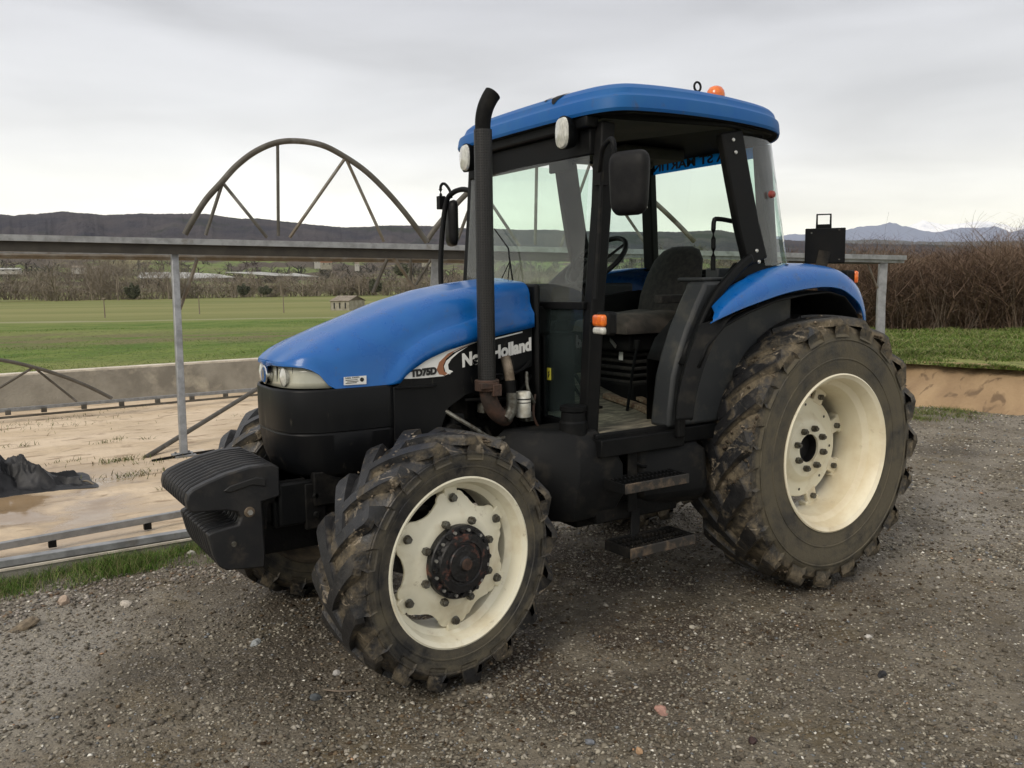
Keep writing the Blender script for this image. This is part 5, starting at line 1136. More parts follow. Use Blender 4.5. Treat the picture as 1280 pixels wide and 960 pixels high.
for x in xs2:
    for y in ys2:
        n1 = noise.noise(Vector((x*.5, y*.9, 2))); n2 = noise.noise(Vector((x*2.2, y*3.5, 5))); V.append((x, y, .012+.030*n1+.016*n2+.035*max(0, min(1, (-y-8.5)/1.8)) - (.05 if x < -3.3 else 0)))
ny_ = len(ys2); Fq = [(i*ny_+j, (i+1)*ny_+j, (i+1)*ny_+j+1, i*ny_+j+1) for i in range(len(xs2)-1) for j in range(ny_-1)]
o = npmesh('sand_floor', V, Fq, SAND, smooth=True); tag(o, kind='structure')
# kerb along the sand with a steel angle on top
kb = empty('concrete_kerb', (4, -2.0, 0)); tag(kb, 'low concrete kerb between the grass verge and the sand with a steel strip on it', 'kerb')
b = MB(); b.box((5.1-4, -.02, .025), (17.8, .16, .13)); b.build('kerb_block', CONC, kb, bevel=.01)
b = MB(); b.box((5.1-4, .062, .094), (17.8, .012, .014)); b.build('kerb_lip', CONCT, kb)
b = MB(); b.box((5.1-4, -.02, .118), (17.8, .07, .045)); b.build('steel_strip', GALV, kb, bevel=.004)
fr = empty('floor_rail', (3.5, -3.0, 0)); tag(fr, 'thin galvanised rail lying across the sand behind the front weights', 'rail')
pa, pb_ = at(-40, 690, z=.09), at(232, 641, z=.09); dd = (pb_-pa); b = MB(); b.bar([pa-dd*3-fr.location, pb_+dd*.9-fr.location], .045, .05); b.build('rail_bar', GALV, fr, bevel=.004)
for k in range(5):
    p = pa+dd*(k*.45-.1); b = MB(); b.box(p-fr.location+Vector((0, 0, -.045)), (.05, .05, .05)); b.build('rail_foot', CASTM, fr)
# far retaining wall
wl = empty('retaining_wall', (0, -10.6, 0)); tag(wl, 'low stained concrete retaining wall with pale top edge along the field', 'wall')
WP = [(14, -10.02), (3.71, -10.33), (-.13, -10.52), (-4.5, -10.75), (-6.4, -10.5)]
for k, ((x0, y0), (x1, y1)) in enumerate(zip(WP, WP[1:])):
    b = MB(); b.bar([(x0, y0+10.6-.10, .27), (x1-.0, y1+10.6-.10, .27)], .20, .60); b.build('wall_section', CONC, wl)
    b = MB(); b.bar([(x0, y0+10.6-.13, .583), (x1, y1+10.6-.13, .583)], .24, .028); b.build('wall_coping', CONCT, wl)
# sand bank at the right
BANKM = bpy.data.materials.new('sand_bank'); BANKM.use_nodes = True; build_sand(BANKM, False, (.36, .25, .14), (.27, .18, .10), (.16, .105, .06))
bank = [(-6.3, -10.4), (-6.8, -9), (-7.25, -7.5), (-7.5, -5.4), (-7.66, -3.4), (-7.95, -1.85), (-8.2, 1), (-8.4, 6)]
cx_ = smooth_path([(x, y, 0) for x, y in bank], 12); V = []; K = 14
for i, p in enumerate(cx_):
    q = cx_[min(i+1, len(cx_)-1)]-cx_[max(i-1, 0)]; nrm = Vector((q.y, -q.x, 0)).normalized(); nrm = nrm if nrm.x > 0 else -nrm
    for k in range(K+1):
        t = k/K; h = lerp(-.05, .575, t**.9)+.10*noise.noise(Vector((p.x*1.2, p.y*1.2, t*2)))*sin(pi*t)+.05*noise.noise(Vector((p.x*2.2, p.y*2.2, 9)))*t; w_ = lerp(.62, -.25, t)+.10*noise.noise(Vector((p.y*1.4, t*2, 4)))
        V.append((p.x+nrm.x*w_, p.y+nrm.y*w_, h))
Fq = [(i*(K+1)+k, i*(K+1)+k+1, (i+1)*(K+1)+k+1, (i+1)*(K+1)+k) for i in range(len(cx_)-1) for k in range(K)]
o = npmesh('sand_bank', V, Fq, BANKM, smooth=True); tag(o, kind='structure')

# ---------- grass
def blades(name, pts, h, w, palette, seed, lean=.5, mname='grass_blades', rough=.7):
    rd = np.random.default_rng(seed); n = len(pts); pts = np.asarray(pts); a = rd.random(n)*2*pi; H = h*rd.uniform(.4, 1.2, n)*(pts[:, 3] if pts.shape[1] > 3 else 1); lx = rd.normal(size=n)*lean*H; ly = rd.normal(size=n)*lean*H
    wx = np.cos(a)*w; wy = np.sin(a)*w; P = np.zeros((n, 5, 3)); o_ = pts[:, :3]
    P[:, 0] = o_-np.stack([wx, wy, np.zeros(n)], 1); P[:, 1] = o_+np.stack([wx, wy, np.zeros(n)], 1)
    mid = o_+np.stack([lx*.35, ly*.35, H*.6], 1); P[:, 2] = mid+np.stack([wx, wy, np.zeros(n)], 1)*.7; P[:, 3] = mid-np.stack([wx, wy, np.zeros(n)], 1)*.7; P[:, 4] = o_+np.stack([lx, ly, H], 1)
    k = (np.arange(n)*5)[:, None]; F3 = np.concatenate([np.array([[0, 1, 2]])+k, np.array([[0, 2, 3]])+k, np.array([[3, 2, 4]])+k])
    pal = np.array(palette); col = pal[rd.integers(0, len(pal), n)]*rd.uniform(.75, 1.25, (n, 1)); o = npmesh(name, P.reshape(-1, 3), F3, attr_mat(mname, rough, spec=.2), cols=np.repeat(col, 5, 0)); tag(o, kind='stuff'); return o
gp = []
for _ in range(26000):
    x = random.uniform(2.2, 6.2); wv = .10*noise.noise(Vector((x*1.3, 0, 0)))+.05*noise.noise(Vector((x*5, 1, 0))); hi_ = -1.58+wv; y = random.uniform(-1.93, hi_)
    d = noise.noise(Vector((x*2.5, y*4, 3)))
    if random.random() > .72+.9*d: continue
    edge = min(1, (hi_-y)/.12); gp.append((x, y, yard_h(x, y)-.005, .5+.5*edge+.4*d))
blades('verge_grass', gp, .078, .0018, [(.075, .15, .022), (.11, .19, .034), (.055, .11, .018), (.15, .19, .055), (.22, .20, .10)], 1)
def patch(n, cx, cy, rx, ry, z=.0): return [(cx+random.gauss(0, rx), cy+random.gauss(0, ry), z, 1) for _ in range(n)]
sp2 = []
for px, py, n_, rx in ((150, 575, 260, .12), (170, 592, 260, .14), (128, 553, 60, .08), (82, 577, 60, .08), (22, 557, 60, .1), (210, 610, 30, .05), (150, 548, 60, .05), (205, 575, 80, .12), (330, 495, 120, .3), (60, 530, 200, .6), (20, 532, 150, .4), (160, 510, 80, .3), (240, 500, 120, .3), (300, 520, 60, .2), (185, 548, 30, .04), (100, 520, 40, .2)):
    p = at(px, py, z=.03); sp2 += patch(n_//2, p.x, p.y, rx*1.2, rx*.55, .015)
blades('sand_weeds', sp2, .05, .004, [(.09, .12, .03), (.13, .14, .05), (.16, .13, .06), (.07, .09, .03)], 2, .8)
# rough grass on the bank top and nearest field
gp = []
for _ in range(62000):
    az = random.uniform(az_px(1330), az_px(1085)); r0 = ray_out(az); r = r0-.10*(1+noise.noise(Vector((az*60, 0, 0)))*2)+ (24-r0)*random.random()**2.0
    x, y = CAM.x+r*cos(az), CAM.y+r*sin(az); d = noise.noise(Vector((x*.9, y*.9, 0)))+.5*noise.noise(Vector((x*3, y*3, 0)))
    if r-r0 < 1.0 and random.random() > .25+.9*d: continue
    if random.random() > .75+.8*d: continue
    gp.append((x, y, (field_h(az, r, r0) if r > r0 else .56)-.01, .6+1.3*max(0, d)+.02*(r-r0)))
blades('bank_grass', gp, .085, .008, [(.085, .14, .024), (.11, .165, .03), (.065, .105, .02), (.16, .19, .05), (.24, .22, .11)], 3, .9)
gp = []
for _ in range(42000):
    az = random.uniform(az_px(640), az_px(-15)); r0 = ray_out(az); r = r0+.25+26*random.random()**1.5; x, y = CAM.x+r*cos(az), CAM.y+r*sin(az); d = noise.noise(Vector((x*.6, y*.6, 0)))
    gp.append((x, y, field_h(az, r, r0)-.02, .6+.5*max(0, d)))
blades('field_grass', gp, .055, .008, [(.085, .15, .024), (.11, .18, .03), (.14, .19, .045), (.20, .21, .08)], 4, .9)
gp = []
for px, py, n_, rx in ((1165, 517, 900, .28), (1190, 514, 500, .2), (1150, 524, 300, .15)):
    p = at(px, py, z=0); gp += [(p.x+random.gauss(0, rx*.5), p.y+random.gauss(0, rx*1.1), 0.0, 1) for _ in range(n_)]
blades('gravel_weeds', gp, .05, .004, [(.08, .12, .025), (.12, .15, .04), (.16, .14, .07)], 5, .8)
# crumbs of soil: dead leaves
# ---------- brush thicket at right and bare trees
def twig_proto(seed, height, nst, nbr, wid_, spread, upb=.9, levels=3):
    rd = random.Random(seed); tris = []
    def seg(p, d, L_, w, lev):
        q = p; steps = 3; 
        for k in range(steps):
            d2 = (d+Vector((rd.gauss(0, .13), rd.gauss(0, .13), rd.gauss(.03, .08)))).normalized(); e = q+d2*(L_/steps); s = Vector((rd.gauss(0, 1), rd.gauss(0, 1), 0)); s = (s-d2*s.dot(d2)).normalized()*w*(1-k/steps*.5)
            s2 = s*.75; tris.append((q-s, q+s, e+s2, e-s2)); 
            if lev < levels:
                for _ in range(nbr):
                    a = rd.uniform(0, 2*pi); bd = (d2*upb+Vector((cos(a), sin(a), rd.uniform(-.1, .5)))*rd.uniform(.45, .95)).normalized(); seg(q.lerp(e, rd.random()), bd, L_*rd.uniform(.35, .6), w*.5, lev+1)
            q = e; d = d2
    for _ in range(nst):
        a = rd.uniform(0, 2*pi); r = rd.random()*spread; seg(Vector((r*cos(a), r*sin(a), -.05)), Vector((rd.gauss(0, .16), rd.gauss(0, .16), 1)).normalized(), height*rd.uniform(.6, 1.05), wid_, 1)
    V = np.array([tuple(v) for t in tris for v in t], np.float32); return V
def replicate(name, protos, places, m, seed, cols=None):
    rd = np.random.default_rng(seed); Vs = []
    for (x, y, z, s, sz) in places:
        P = protos[rd.integers(0, len(protos))]; a = rd.random()*2*pi; c, q = cos(a), sin(a)
        Vs.append(np.stack([(P[:, 0]*c-P[:, 1]*q)*s+x, (P[:, 0]*q+P[:, 1]*c)*s+y, P[:, 2]*sz+z], 1))
    V = np.concatenate(Vs); n = len(V)//4; Fq = np.arange(n*4).reshape(-1, 4); o = npmesh(name, V, Fq, m); return o
pro = [twig_proto(40+i, 2.9, 3, 2, .012, .5, levels=3) for i in range(7)]
pl = []
for _ in range(2600):
    az = random.uniform(az_px(1500), az_px(940)); r = random.uniform(24.5, 33)
    ang = AZ0-az; px = 640+F*math.tan(ang); x, y = CAM.x+r*cos(az), CAM.y+r*sin(az); top = .62+.08*(px-1150)/200+.08*noise.noise(Vector((px*.02, 0, 0)))
    pl.append((x, y, field_h(az, min(r, 24), 10)-.05, 1.0+.2*random.random(), top*random.uniform(.62, 1.02)))
o = replicate('brush_thicket', pro, pl, TWIGM, 5); tag(o, 'dense brown leafless thicket behind the grass bank at right', None, None, 'stuff')
pale = [twig_proto(80+i, 2.6, 4, 1, .012, .3, upb=1.6, levels=2) for i in range(3)]
pl = []
for px in (1112, 1128, 1171, 1175, 1183, 1207, 1211, 1216, 1166, 1260, 1150, 1272):
    az = az_px(px); r = random.uniform(24.0, 24.5); x, y = CAM.x+r*cos(az), CAM.y+r*sin(az); pl.append((x, y, field_h(az, r, 10), .5, random.uniform(.45, 1.0)))
o = replicate('pale_saplings', pale, pl, TWIG2, 6); tag(o, kind='stuff')
tall = [twig_proto(90+i, 4.4, 1, 2, .011, .1, upb=2.0, levels=2) for i in range(4)]
pl = []
for _ in range(30):
    az = az_px(random.uniform(955, 1290)); r = random.uniform(26, 31); x, y = CAM.x+r*cos(az), CAM.y+r*sin(az); pl.append((x, y, 0, 1, random.uniform(.24, .37)))
o = replicate('thicket_saplings', tall, pl, TWIGM, 7); tag(o, kind='stuff')
# dark interior of the thicket: denser low scrub
low = [twig_proto(120+i, 1.7, 7, 3, .018, .8, upb=.5, levels=2) for i in range(4)]
pl = []
for _ in range(1300):
    az = random.uniform(az_px(1500), az_px(940)); r = random.uniform(24.8, 31); x, y = CAM.x+r*cos(az), CAM.y+r*sin(az); pl.append((x, y, field_h(az, 24, 10)-.1, 1.2, random.uniform(.6, 1.1)))
o = replicate('thicket_scrub', low, pl, mat('scrub_twigs', (.085, .055, .038), .95, 0, (.13, .085, .055), .8), 8); tag(o, kind='stuff')
# bramble litter at the foot
# ---------- far bare woodland along the valley: stuff; nearer single trees are things
tp = [twig_proto(200+i, 12, 2, 3, .12, 1.2, upb=.8, levels=3) for i in range(5)]
pl = []
tops = [(-200, 330), (0, 340), (40, 338), (80, 333), (150, 322), (210, 330), (260, 341), (300, 340), (330, 345), (400, 342), (470, 340), (540, 335), (700, 330), (900, 330), (1000, 320)]
bases = [(-200, 372), (60, 373), (72, 374.5), (240, 374.5), (250, 371), (330, 369.5), (480, 367), (540, 370), (900, 372)]
for _ in range(400):
    px = random.uniform(-120, 960); az = az_px(px); r = random.uniform(285, 330); x, y = CAM.x+r*cos(az), CAM.y+r*sin(az)
    zb = zpx(px, interp(px, bases), r); zt = zpx(px, interp(px, tops)+random.uniform(0, 15), r); pl.append((x, y, zb-.3, random.uniform(.7, 1.1), (zt-zb)/12))
o = replicate('valley_woodland', tp, pl, TREEM, 9); tag(o, kind='stuff')
ups = [twig_proto(230+i, 7, 5, 3, .16, 3.5, upb=.4, levels=2) for i in range(3)]
pl = []
for _ in range(260):
    px = random.uniform(-120, 960); az = az_px(px); r = random.uniform(282, 300); pl.append((CAM.x+r*cos(az), CAM.y+r*sin(az), zpx(px, interp(px, bases)+.5, r)-.3, 1, random.uniform(.5, 1)))
o = replicate('valley_scrub', ups, pl, TREEM, 10); tag(o, kind='stuff')
hs = []     # patches of wood on the slopes beyond
for _ in range(800):
    px = random.uniform(-100, 980); r = random.choice((560, 640, 720, 760, 830, 900, 960))+random.uniform(-12, 12); az = az_px(px)
    if noise.noise(Vector((px*.018, r*.02, 2))) < .0: continue
    x, y = CAM.x+r*cos(az), CAM.y+r*sin(az); hs.append((x, y, field_h(az, r, 12)-.5, 1.6, random.uniform(.5, 1.0)))
hw = [twig_proto(260+i, 12, 3, 3, .45, 3, upb=.5, levels=2) for i in range(3)]
o = replicate('slope_woods', hw, hs, mat('slope_wood_twigs', (.085, .066, .058), 1, 0, (.06, .062, .045), .01), 11); tag(o, kind='stuff')

def bare_tree(px, r, py0, py1, label, seed, wide=1., m=TREEM):
    az = az_px(px); x, y = CAM.x+r*cos(az), CAM.y+r*sin(az); z0, z1 = zpx(px, py0, r), zpx(px, py1, r); H = z1-z0; t = empty('bare_tree', (x, y, z0)); tag(t, label, 'tree', 'single bare trees in the valley')
    b = MB(); b.tube([(0, 0, -.3), (H*.01, 0, H*.25), (0, H*.01, H*.5)], H*.022, 7, scales=[1.2, .9, .5]); b.build('trunk', m, t)
    V = twig_proto(seed, 1, 1, 4, .012, .0, upb=.7, levels=3); V = V*np.array([H*wide*1.0, H*wide*1.0, H*.95]); o = npmesh('crown', V, np.arange(len(V)).reshape(-1, 4), m); o.parent = t
for a in ((355, 250, 368, 330, 'tall bare tree rising above the hedge left of the hut', 301, 1.), (152, 275, 374, 319, 'tallest spreading bare tree over the woodland at left', 302, 1.3), (75, 275, 374, 322, 'broad bare tree at the left end of the woodland', 303, 1.2),
          (215, 270, 372, 326, 'bare tree just left of the steel post', 304, 1.1), (452, 260, 366, 334, 'slim bare tree above the stone hut', 305, .8), (470, 262, 366, 338, 'dark twiggy bush tree right of the slim bare tree', 306, 1.2), (420, 262, 367, 342, 'rounded bare tree behind the hut roof', 307, 1.2),
          (298, 262, 370, 338, 'thin bare tree between the post and the arch centre', 308, .9), (120, 280, 374, 328, 'mid height bare tree left of the tallest one', 309, 1.1)):
    bare_tree(*a)
def bush(px, r, py0, py1, label, seed, wide):
    az = az_px(px); x, y = CAM.x+r*cos(az), CAM.y+r*sin(az); z0, z1 = zpx(px, py0, r), zpx(px, py1, r); H = z1-z0; rd = np.random.default_rng(seed); n = 2600
    d = rd.normal(size=(n, 3)); d /= np.linalg.norm(d, axis=1)[:, None]; rr = rd.random((n, 1))**.4; P = d*rr*np.array([H*.5*wide, H*.5*wide, H*.5])+np.array([0, 0, H*.52]); P *= 1+.18*np.sin(d[:, :1]*7+seed)
    s = H*.035; A = rd.normal(size=(n, 3))*s; B = rd.normal(size=(n, 3))*s; V = np.stack([P-A, P+B, P+A, P-B], 1).reshape(-1, 3); t = empty('evergreen_bush', (x, y, z0)); tag(t, label, 'bush', 'evergreen bushes in the valley hedge')
    o = npmesh('crown', V, np.arange(len(V)).reshape(-1, 4), EVER); o.parent = t; b = MB(); b.tube([(0, 0, -.2), (0, 0, H*.4)], H*.03, 6); b.build('trunk', TREEM, t)
for a in ((170, 270, 374, 356, 'dark evergreen bush below the tallest bare tree', 1, .9), (308, 258, 369, 356, 'dark round evergreen at the foot of the thin bare tree', 2, 1.1), (335, 258, 368.5, 358, 'low dark evergreen left of the tall bare tree', 3, 1.6), (505, 250, 345, 331, 'small dark evergreen on the slope near the orange roof', 4, 1.4), (472, 240, 366, 350, 'lone dark bush just right of the hut', 5, 1.1)):
    bush(*a)
# poles in the field
def pole(px, r, py0, py1, label, wd=.05, arm=False):
    az = az_px(px); x, y = CAM.x+r*cos(az), CAM.y+r*sin(az); z0, z1 = zpx(px, py0, r), zpx(px, py1, r); t = empty('field_pole', (x, y, z0)); tag(t, label, 'pole', 'thin poles standing in the field')
    b = MB(); b.tube([(0, 0, -.2), (.01, 0, z1-z0)], wd, 7, scales=[1, .7]); b.build('pole_shaft', TREEM, t)
    if arm:
        b = MB(); b.bar([(-.0, -.55, z1-z0-.05), (0, .55, z1-z0-.05)], .07, .07); b.build('cross_arm', TREEM, t)
pole(134, 60, 401, 372, 'thin pole in the field left of the steel post, nearest the left edge', .045, True); pole(252, 75, 392, 369, 'thin pole right of the steel post standing by a scrub patch', .05); pole(357, 75, 388, 366, 'thin pale sapling pole in the field left of the hut', .05)
# hut
hp = at(437, 389, d=110.); az = az_px(437); R_ = 112.; hx, hy = CAM.x+R_*cos(az), CAM.y+R_*sin(az); zb = zpx(430, 389.5, R_); hut = empty('field_hut', (hx, hy, zb), rz=AZ0+radians(90-28)); tag(hut, 'small rendered field hut with tiled roof and three narrow openings beyond the bonnet', 'hut')
Lh, Dh, Hh = 2.9, 3.2, 1.42
b = MB(); b.box((0, 0, Hh/2), (Lh, Dh, Hh)); b.build('wall', HUTW, hut)
b = MB(); b.prism([(-Dh/2, Hh), (Dh/2, Hh), (0, Hh+.55)], 'x', Lh/2-.02, Lh/2+.02); b.prism([(-Dh/2, 0), (Dh/2, 0), (Dh/2, Hh), (-Dh/2, Hh)], 'x', Lh/2+.005, Lh/2+.03); b.prism([(-Dh/2, Hh), (Dh/2, Hh), (0, Hh+.55)], 'x', -Lh/2-.02, -Lh/2+.02); b.build('gable', HUTS, hut)
for s in (-1, 1):
    b = MB(); b.add([(-Lh/2-.12, s*(Dh/2+.12), Hh-.05), (Lh/2+.12, s*(Dh/2+.12), Hh-.05), (Lh/2+.12, 0, Hh+.58), (-Lh/2-.12, 0, Hh+.58)], [(0, 1, 2, 3)]); b.build('roof', HUTR, hut, solid=.07)
for k in (-1, 0, 1):
    b = MB(); b.box((k*.88, -Dh/2-.01, .80), (.20, .04, .75)); b.build('window', BLK, hut); b = MB(); b.box((k*.88, Dh/2+.01, .80), (.20, .04, .75)); b.build('window', BLK, hut)
# distant houses and crop films on the slope
def house(px, py, r, w, h, rc, label, wall=HUTW, rz=.3):
    az = az_px(px); x, y = CAM.x+r*cos(az), CAM.y+r*sin(az); z = zpx(px, py, r); t = empty('distant_house', (x, y, z), rz=AZ0+pi/2+rz); tag(t, label, 'house', 'far houses on the valley slope')
    b = MB(); b.box((0, 0, h*.3), (w, w*.7, h*1.6)); b.build('wall', wall, t); b = MB(); b.prism([(-w*.4, h*1.1), (w*.4, h*1.1), (0, h*1.65)], 'x', -w*.54, w*.54); b.build('roof', rc, t)
    for k in (-.25, .25):
        for s in (-1, 1): b = MB(); b.box((k*w, s*w*.352, h*.72), (w*.09, .1, h*.3)); b.build('window', BLK, t)
WALLW = mat('white_wall', (.42, .40, .36), .9)
house(412, 334, 545, 6.5, 2.7, TILE, 'far house with an orange roof on the slope above the trees'); house(401, 332.5, 560, 3.5, 3.2, HUTR, 'white gabled far house left of the orange roofed one', WALLW); house(450, 336, 545, 2.6, 2.6, HUTR, 'small pale far house right of the orange roofed one', WALLW)
house(106, 340, 550, 7, 2.2, HUTR, 'pale far farmhouse half hidden by the woodland', WALLW); house(128, 341, 560, 5, 2.4, HUTR, 'second pale far farmhouse just right of the half hidden one', HUTW); house(540, 331, 560, 9, 2.2, HUTR, 'long low far farm building right of the arch foot', HUTW)
house(20, 341, 545, 10, 1.6, FILM, 'low flat pale far shed at the left edge', WALLW)
def film(pxs, label):
    V = []
    for px, py, r in pxs:
        az = az_px(px); V.append((CAM.x+r*cos(az), CAM.y+r*sin(az), zpx(px, py, r)))
    c = Vector(V[0]); b = MB(); b.add([Vector(v)-c for v in V], [tuple(range(len(V)))]); o = b.build('crop_cover', FILM, None, solid=.3); o.location = c; tag(o, label, 'crop cover', 'pale crop covers on the far fields')
film([(176, 347.5, 535), (250, 348, 535), (298, 346.5, 535), (276, 342.5, 560), (225, 340, 580), (182, 341, 575)], 'wide pale crop cover in the far field behind the steel post')
film([(286, 340.2, 570), (352, 345, 545), (372, 343.5, 550), (330, 340, 575)], 'narrow pale crop cover between post and bare tree')
film([(352, 344.6, 545), (402, 345.8, 545), (372, 341.5, 560)], 'triangular pale crop cover under the orange roofed house')

# ---------- galvanised steel frame structures
fm = empty('steel_frame', tuple(at(230, 572, z=0))); tag(fm, 'long raised galvanised steel frame with arched trusses and posts behind the tractor', 'steel frame'); O_ = fm.location
def B_(px, off=0, dz=0):       # point on the top line of the front beam
    h = 60.5-.0150*px; ph = (348+.0128*px); d = .5*1074/h; py = interp(px, [(-300, 285.5), (0, 290.5), (320, 296), (552, 305), (800, 311), (985, 315.5), (1137, 319.5)]); p = at(px, py, d=d); return p
pA, pB = B_(0), B_(1137); ddir = (pB-pA).normalized(); perp = Vector((-ddir.y, ddir.x, 0)); perp = perp if perp.dot(FW) > 0 else -perp
def P_(px): # position along the straight beam for a picture column
    # intersect in plan
    az = az_px(px); c, q = cos(az), sin(az); den = c*ddir.y-q*ddir.x; t = ((pA.x-CAM.x)*q-(pA.y-CAM.y)*c)/(c*ddir.y-q*ddir.x) if abs(den) > 1e-6 else 0
    t = -((CAM.x-pA.x)*q-(CAM.y-pA.y)*c)/(ddir.x*q-ddir.y*c)*-1; return pA+ddir*t
def col_pt(px, off=0):
    az = az_px(px); c, q = cos(az), sin(az); p0 = pA+perp*off; t = ((CAM.x-p0.x)*q-(CAM.y-p0.y)*c)/(ddir.x*q-ddir.y*c); return p0+ddir*t
def pt(px, py, off=0):     # sight line cut with the vertical plane of the truss
    p0 = pA+perp*off; d = FW+RT*((px-640)/F)-UP*((py-480)/F); t = (p0-CAM).dot(perp)/d.dot(perp); return CAM+d*t
def P3d(px, py, off=0): return pt(px, py, off)-O_
yline = [(-200, 287), (0, 290), (320, 296), (552, 304.5), (800, 310.5), (985, 315.5), (1132, 319.5)]
bl = [P3d(px, interp(px, yline)) for px in (-260, 0, 320, 552, 800, 985, 1132)]
bl = [bl[0].lerp(bl[-1], k/12) for k in range(13)]
b = MB(); b.bar([p+Vector((0, 0, -.03)) for p in bl], .05, .065); b.build('beam_lip', GALV, fm)
b = MB(); b.bar([p+Vector((0, 0, -.115))+perp*.03 for p in bl[:9]], .03, .11); b.build('beam_web', WEBM, fm)
b = MB(); b.bar([p+Vector((0, 0, -.08))+perp*.05 for p in bl[8:]], .06, .05); b.build('beam_web', GALV, fm)
b = MB(); q0, q1 = P3d(-120, 317.3, .5), P3d(598, 325.5, .5); b.tube([q0, q1], .040, 10); b.build('rear_tube', PIPEB, fm, smooth=True)
b = MB(); q0, q1 = P3d(-120, 314.6, .40), P3d(598, 321.6, .40); b.bar([q0, q1], .02, .014); b.build('bright_edge', GALV, fm)
for a_, c_ in (((985, 322), (1137, 323)),):
    b = MB(); b.bar([P3d(985, 326, .1), P3d(1085, 327, .1), P3d(1118, 326, .1)], .05, .075); b.build('end_bracket', GALVB, fm, bevel=.01)
def rod(pts, r, m, name='strut', off=0, seg=8, sm=False):
    P = [P3d(px, py, off) for px, py in pts]; P = smooth_path(P, 6) if sm else P; b = MB(); b.tube(P, r, seg); return b.build(name, m, fm, smooth=True)
gz = at(230, 572, z=0); pb1 = Vector((0, 0, 0)); top1 = P3d(218, 318, 0.12)
d_ = (pA+perp*0-CAM)
b = MB(); b.bar([pb1, Vector((top1.x, top1.y, top1.z))], .075, .075, up=(1, 0, 0)); b.build('post', GALV, fm, bevel=.008)
b = MB(); b.box((0, 0, .03), (.22, .22, .02)); 
for sx in (-1, 1):
    for sy in (-1, 1): b.lathe([(.03, .012), (.06, .012), (.06, .001)], 8, c=(sx*.07, sy*.07, 0), axis='z')
b.build('post_foot', GALV, fm)
b = MB(); b.box((.1, -.05, .0), (.75, .5, .03)); b.build('foot_pad', CONCT, fm, bevel=.01)
rod([(247, 322), (238, 350), (224, 388)], .020, PIPEB, off=.12); rod([(1104, 328), (1101, 380), (1099, 470)], .075, GALV, 'post', off=.1, seg=4); rod([(1083, 326), (1097, 360)], .013, PIPEB, off=.1)
arch = [(231, 293), (243, 272), (258, 249), (276, 229), (296, 207), (320, 189), (347, 178), (375, 176.5), (404, 182), (431, 196), (457, 214), (482, 238), (503, 262), (520, 284), (534, 303)]
rod(arch, .034, GALVB, 'arch_tube', off=.25, seg=12, sm=True)
for a_ in (((347, 178), (348, 295)), ((432, 197), (362, 297)), ((432, 197), (480, 302)), ((278, 228), (334, 297)), ((278, 229), (257, 294))): rod(a_, .019, GALVB if a_[0][0] != 432 else PIPEB, off=.25)
for a_ in (((492, 322), (520, 362)), ((484, 324), (466, 366)), ((513, 322), (514, 352)), ((540, 322), (520, 356)), ((547, 320), (543, 366))): rod(a_, .022 if a_[0][0] < 500 else .016, PIPEB if a_[0][0] == 492 else GALVB, off=.35)
b = MB(); b.bar([P3d(546, 318, .2), P3d(542, 400, .2)], .12, .03, up=perp); b.build('post', GALV, fm)
arch2 = [(533, 302), (546, 283), (566, 260), (590, 236), (620, 212), (650, 199), (690, 195), (740, 203), (780, 222), (815, 250), (845, 278), (868, 302)]
rod(arch2, .036, GALVB, 'arch_tube', off=1.2, seg=12, sm=True)
for a_ in (((671, 198), (669, 306)), ((738, 203), (701, 308)), ((738, 203), (812, 312)), ((598, 230), (572, 300)), ((598, 230), (650, 308))): rod(a_, .022, GALVB, off=1.2)

lt = empty('lower_truss', tuple(at(140, 500, z=.1))); tag(lt, 'galvanised truss lying low in front of the concrete wall with a curved top tube', 'truss'); OL = lt.location
def LP(px, py, y): return at(px, py, y=y)-OL
b = MB(); b.bar([LP(-60, 518, -9.4), LP(322, 486.5, -9.4)], .04, .045); b.build('chord', GALV, lt); b = MB(); b.bar([LP(-60, 528, -9.3), LP(322, 493.5, -9.3)], .03, .03); b.build('chord', GALVB, lt)
for px in (10, 55, 105, 152, 197, 240, 282): q = LP(px, 516.5-px*.0786, -9.36); b = MB(); b.box(q, (.07, .05, .065)); b.build('clamp', GALVB, lt, bevel=.005)
P = smooth_path([LP(-60, 447, -9.1), LP(-20, 448, -9.1), (LP(10, 451.5, -9.1)), LP(42, 459, -9.1), LP(75, 469, -9.1), LP(110, 483, -9.1), LP(140, 498, -9.1)], 4); b = MB(); b.tube(P, .026, 10); b.build('arch_tube', GALVB, lt, smooth=True)
for a_ in (((42, 459), (96, 502)), ((42, 459), (-4, 487))): b = MB(); b.tube([LP(*a_[0], -9.12), LP(*a_[1], -9.2)], .016, 8); b.build('strut', GALVB, lt, smooth=True)
q0, q1 = at(182, 572, z=.02), at(322, 486, z=.6); b = MB(); q1 = at(322, 486, y=-7.4); b.tube([q0-OL, q1-OL], .028, 10); b.build('diagonal_tube', GALVB, lt, smooth=True)
q0, q1 = at(190, 576, z=.03), at(268, 563, z=.03); hz_ = MB(); hz_.tube([q0, (q0+q1)/2+Vector((.03, .03, .01)), q1], .014, 8); o = hz_.build('ground_hose', BLACK, None, smooth=True); tag(o, 'dark hose lying on the sand at the foot of the steel post', 'hose')

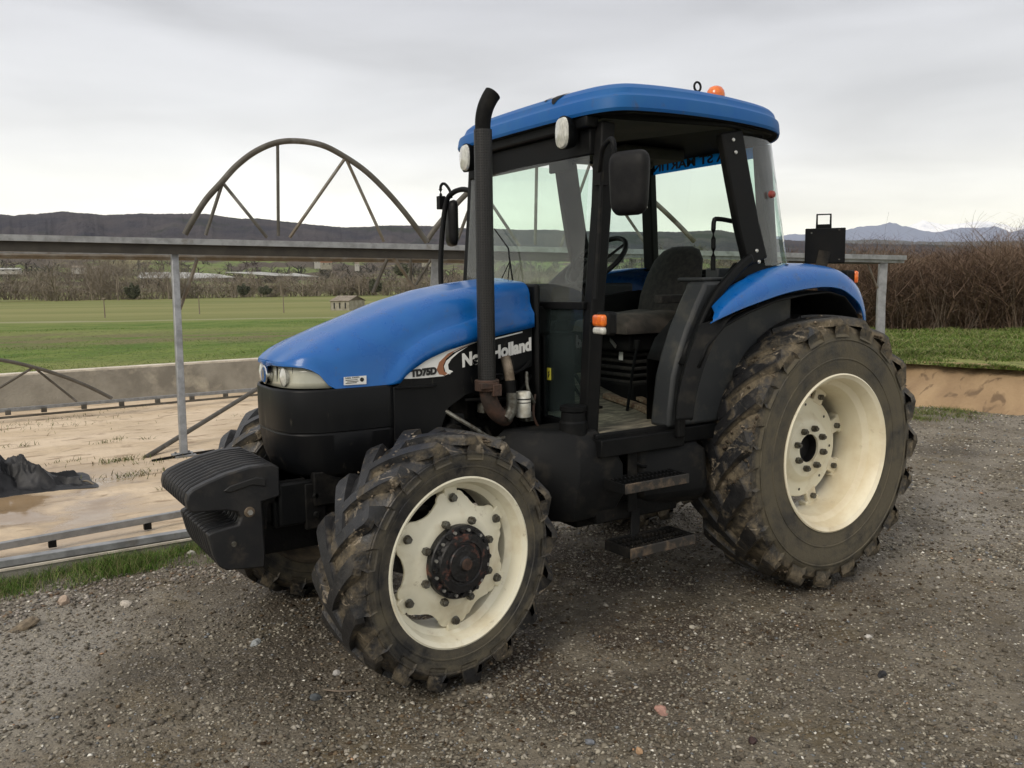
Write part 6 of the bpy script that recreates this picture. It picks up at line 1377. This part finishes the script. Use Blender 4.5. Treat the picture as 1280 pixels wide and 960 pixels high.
# tarp: heap of black geotextile
tcx = at(35, 605, z=.03); n = noise.noise; V = []; NX, NY = 90, 70; 
for i in range(NX):
    for j in range(NY):
        u, v = i/(NX-1), j/(NY-1); x = lerp(-.85, .70, u); y = lerp(-.50, .50, v)     # x -> away to the right in picture (world -x)
        r = 1+.30*n(Vector((u*2.5, v*2.5, 3)))
        def tent(cx, cy, an, ln, w_, h_, skew=0.):
            c_, s_ = cos(an), sin(an); uu = (x-cx)*c_+(y-cy)*s_; vv = -(x-cx)*s_+(y-cy)*c_; vv -= .06*n(Vector((uu*5, cx*9, 1))); return h_*max(0, 1-(abs(vv)*(1.5 if vv > 0 else .8))/w_)*max(0, 1-(abs(uu)/ln)**2.2)
        wx = x+.05*n(Vector((x*4, y*4, 8)))
        hgt = max(tent(-.10, -.02, .75, .50, .30, .215), tent(-.50, -.08, .35, .46, .36, .205), tent(.02, .14, .55, .34, .15, .17), tent(-.34, .16, 2.2, .38, .18, .20), tent(-.72, .15, 1.3, .34, .2, .19), tent(.30, -.12, -.4, .34, .07, .06), tent(.38, .16, .5, .3, .05, .05), tent(-.30, -.32, .1, .3, .10, .11))
        f = .045*(1-2*abs(n(Vector((x*5+y*2, y*4, 1)))))+.022*(1-2*abs(n(Vector((x*11, y*10-x*3, 2))))); k = max(0, min(1, min(u, 1-u, v, 1-v)*9))
        V.append((-(x*r)*.74+.02, y*r*.8+.12*x, .014+k*(hgt+max(0, f)*(.35+2.2*min(1, hgt*4)))))
Fq = [(i*NY+j, (i+1)*NY+j, (i+1)*NY+j+1, i*NY+j+1) for i in range(NX-1) for j in range(NY-1)]
o = npmesh('tarpaulin', V, Fq, TARP, smooth=True); o.data.set_sharp_from_angle(angle=radians(28)); o.location = (tcx.x+.0, tcx.y, .008); o.scale = (1, 1, .95); tag(o, 'crumpled heap of black woven sheet lying on the wet sand', 'tarp')
p = at(112, 603, z=.02); b = MB(); b.tube(smooth_path([at(95, 605, z=.02), at(108, 601, z=.05), at(118, 606, z=.02)], 5), .010, 6); o = b.build('broken_branch', PIPEB); tag(o, 'short bent dark stick on the sand at the tip of the black sheet', 'stick')
b = MB(); b.tube(smooth_path([at(405, 862, z=.01), at(425, 864, z=.015), at(455, 862, z=.01)], 4), .004, 6); o = b.build('dry_stalk', TWIG2); tag(o, 'pale dry stalk on the gravel in front of the front tyre', 'stalk')

# ---------- air
HZ = bpy.data.materials.new('haze'); HZ.use_nodes = True; n = HZ.node_tree.nodes; l = HZ.node_tree.links; n.clear(); o = n.new('ShaderNodeOutputMaterial'); v = n.new('ShaderNodeVolumePrincipled')
v.inputs['Color'].default_value = (.90, .93, .98, 1); v.inputs['Density'].default_value = 4.0e-5; v.inputs['Anisotropy'].default_value = 0; l.new(v.outputs[0], o.inputs['Volume'])
b = MB(); b.box((-2000, -6000, 520), (19000, 19000, 1160)); hz = b.build('haze', HZ); tag(hz, kind='stuff')
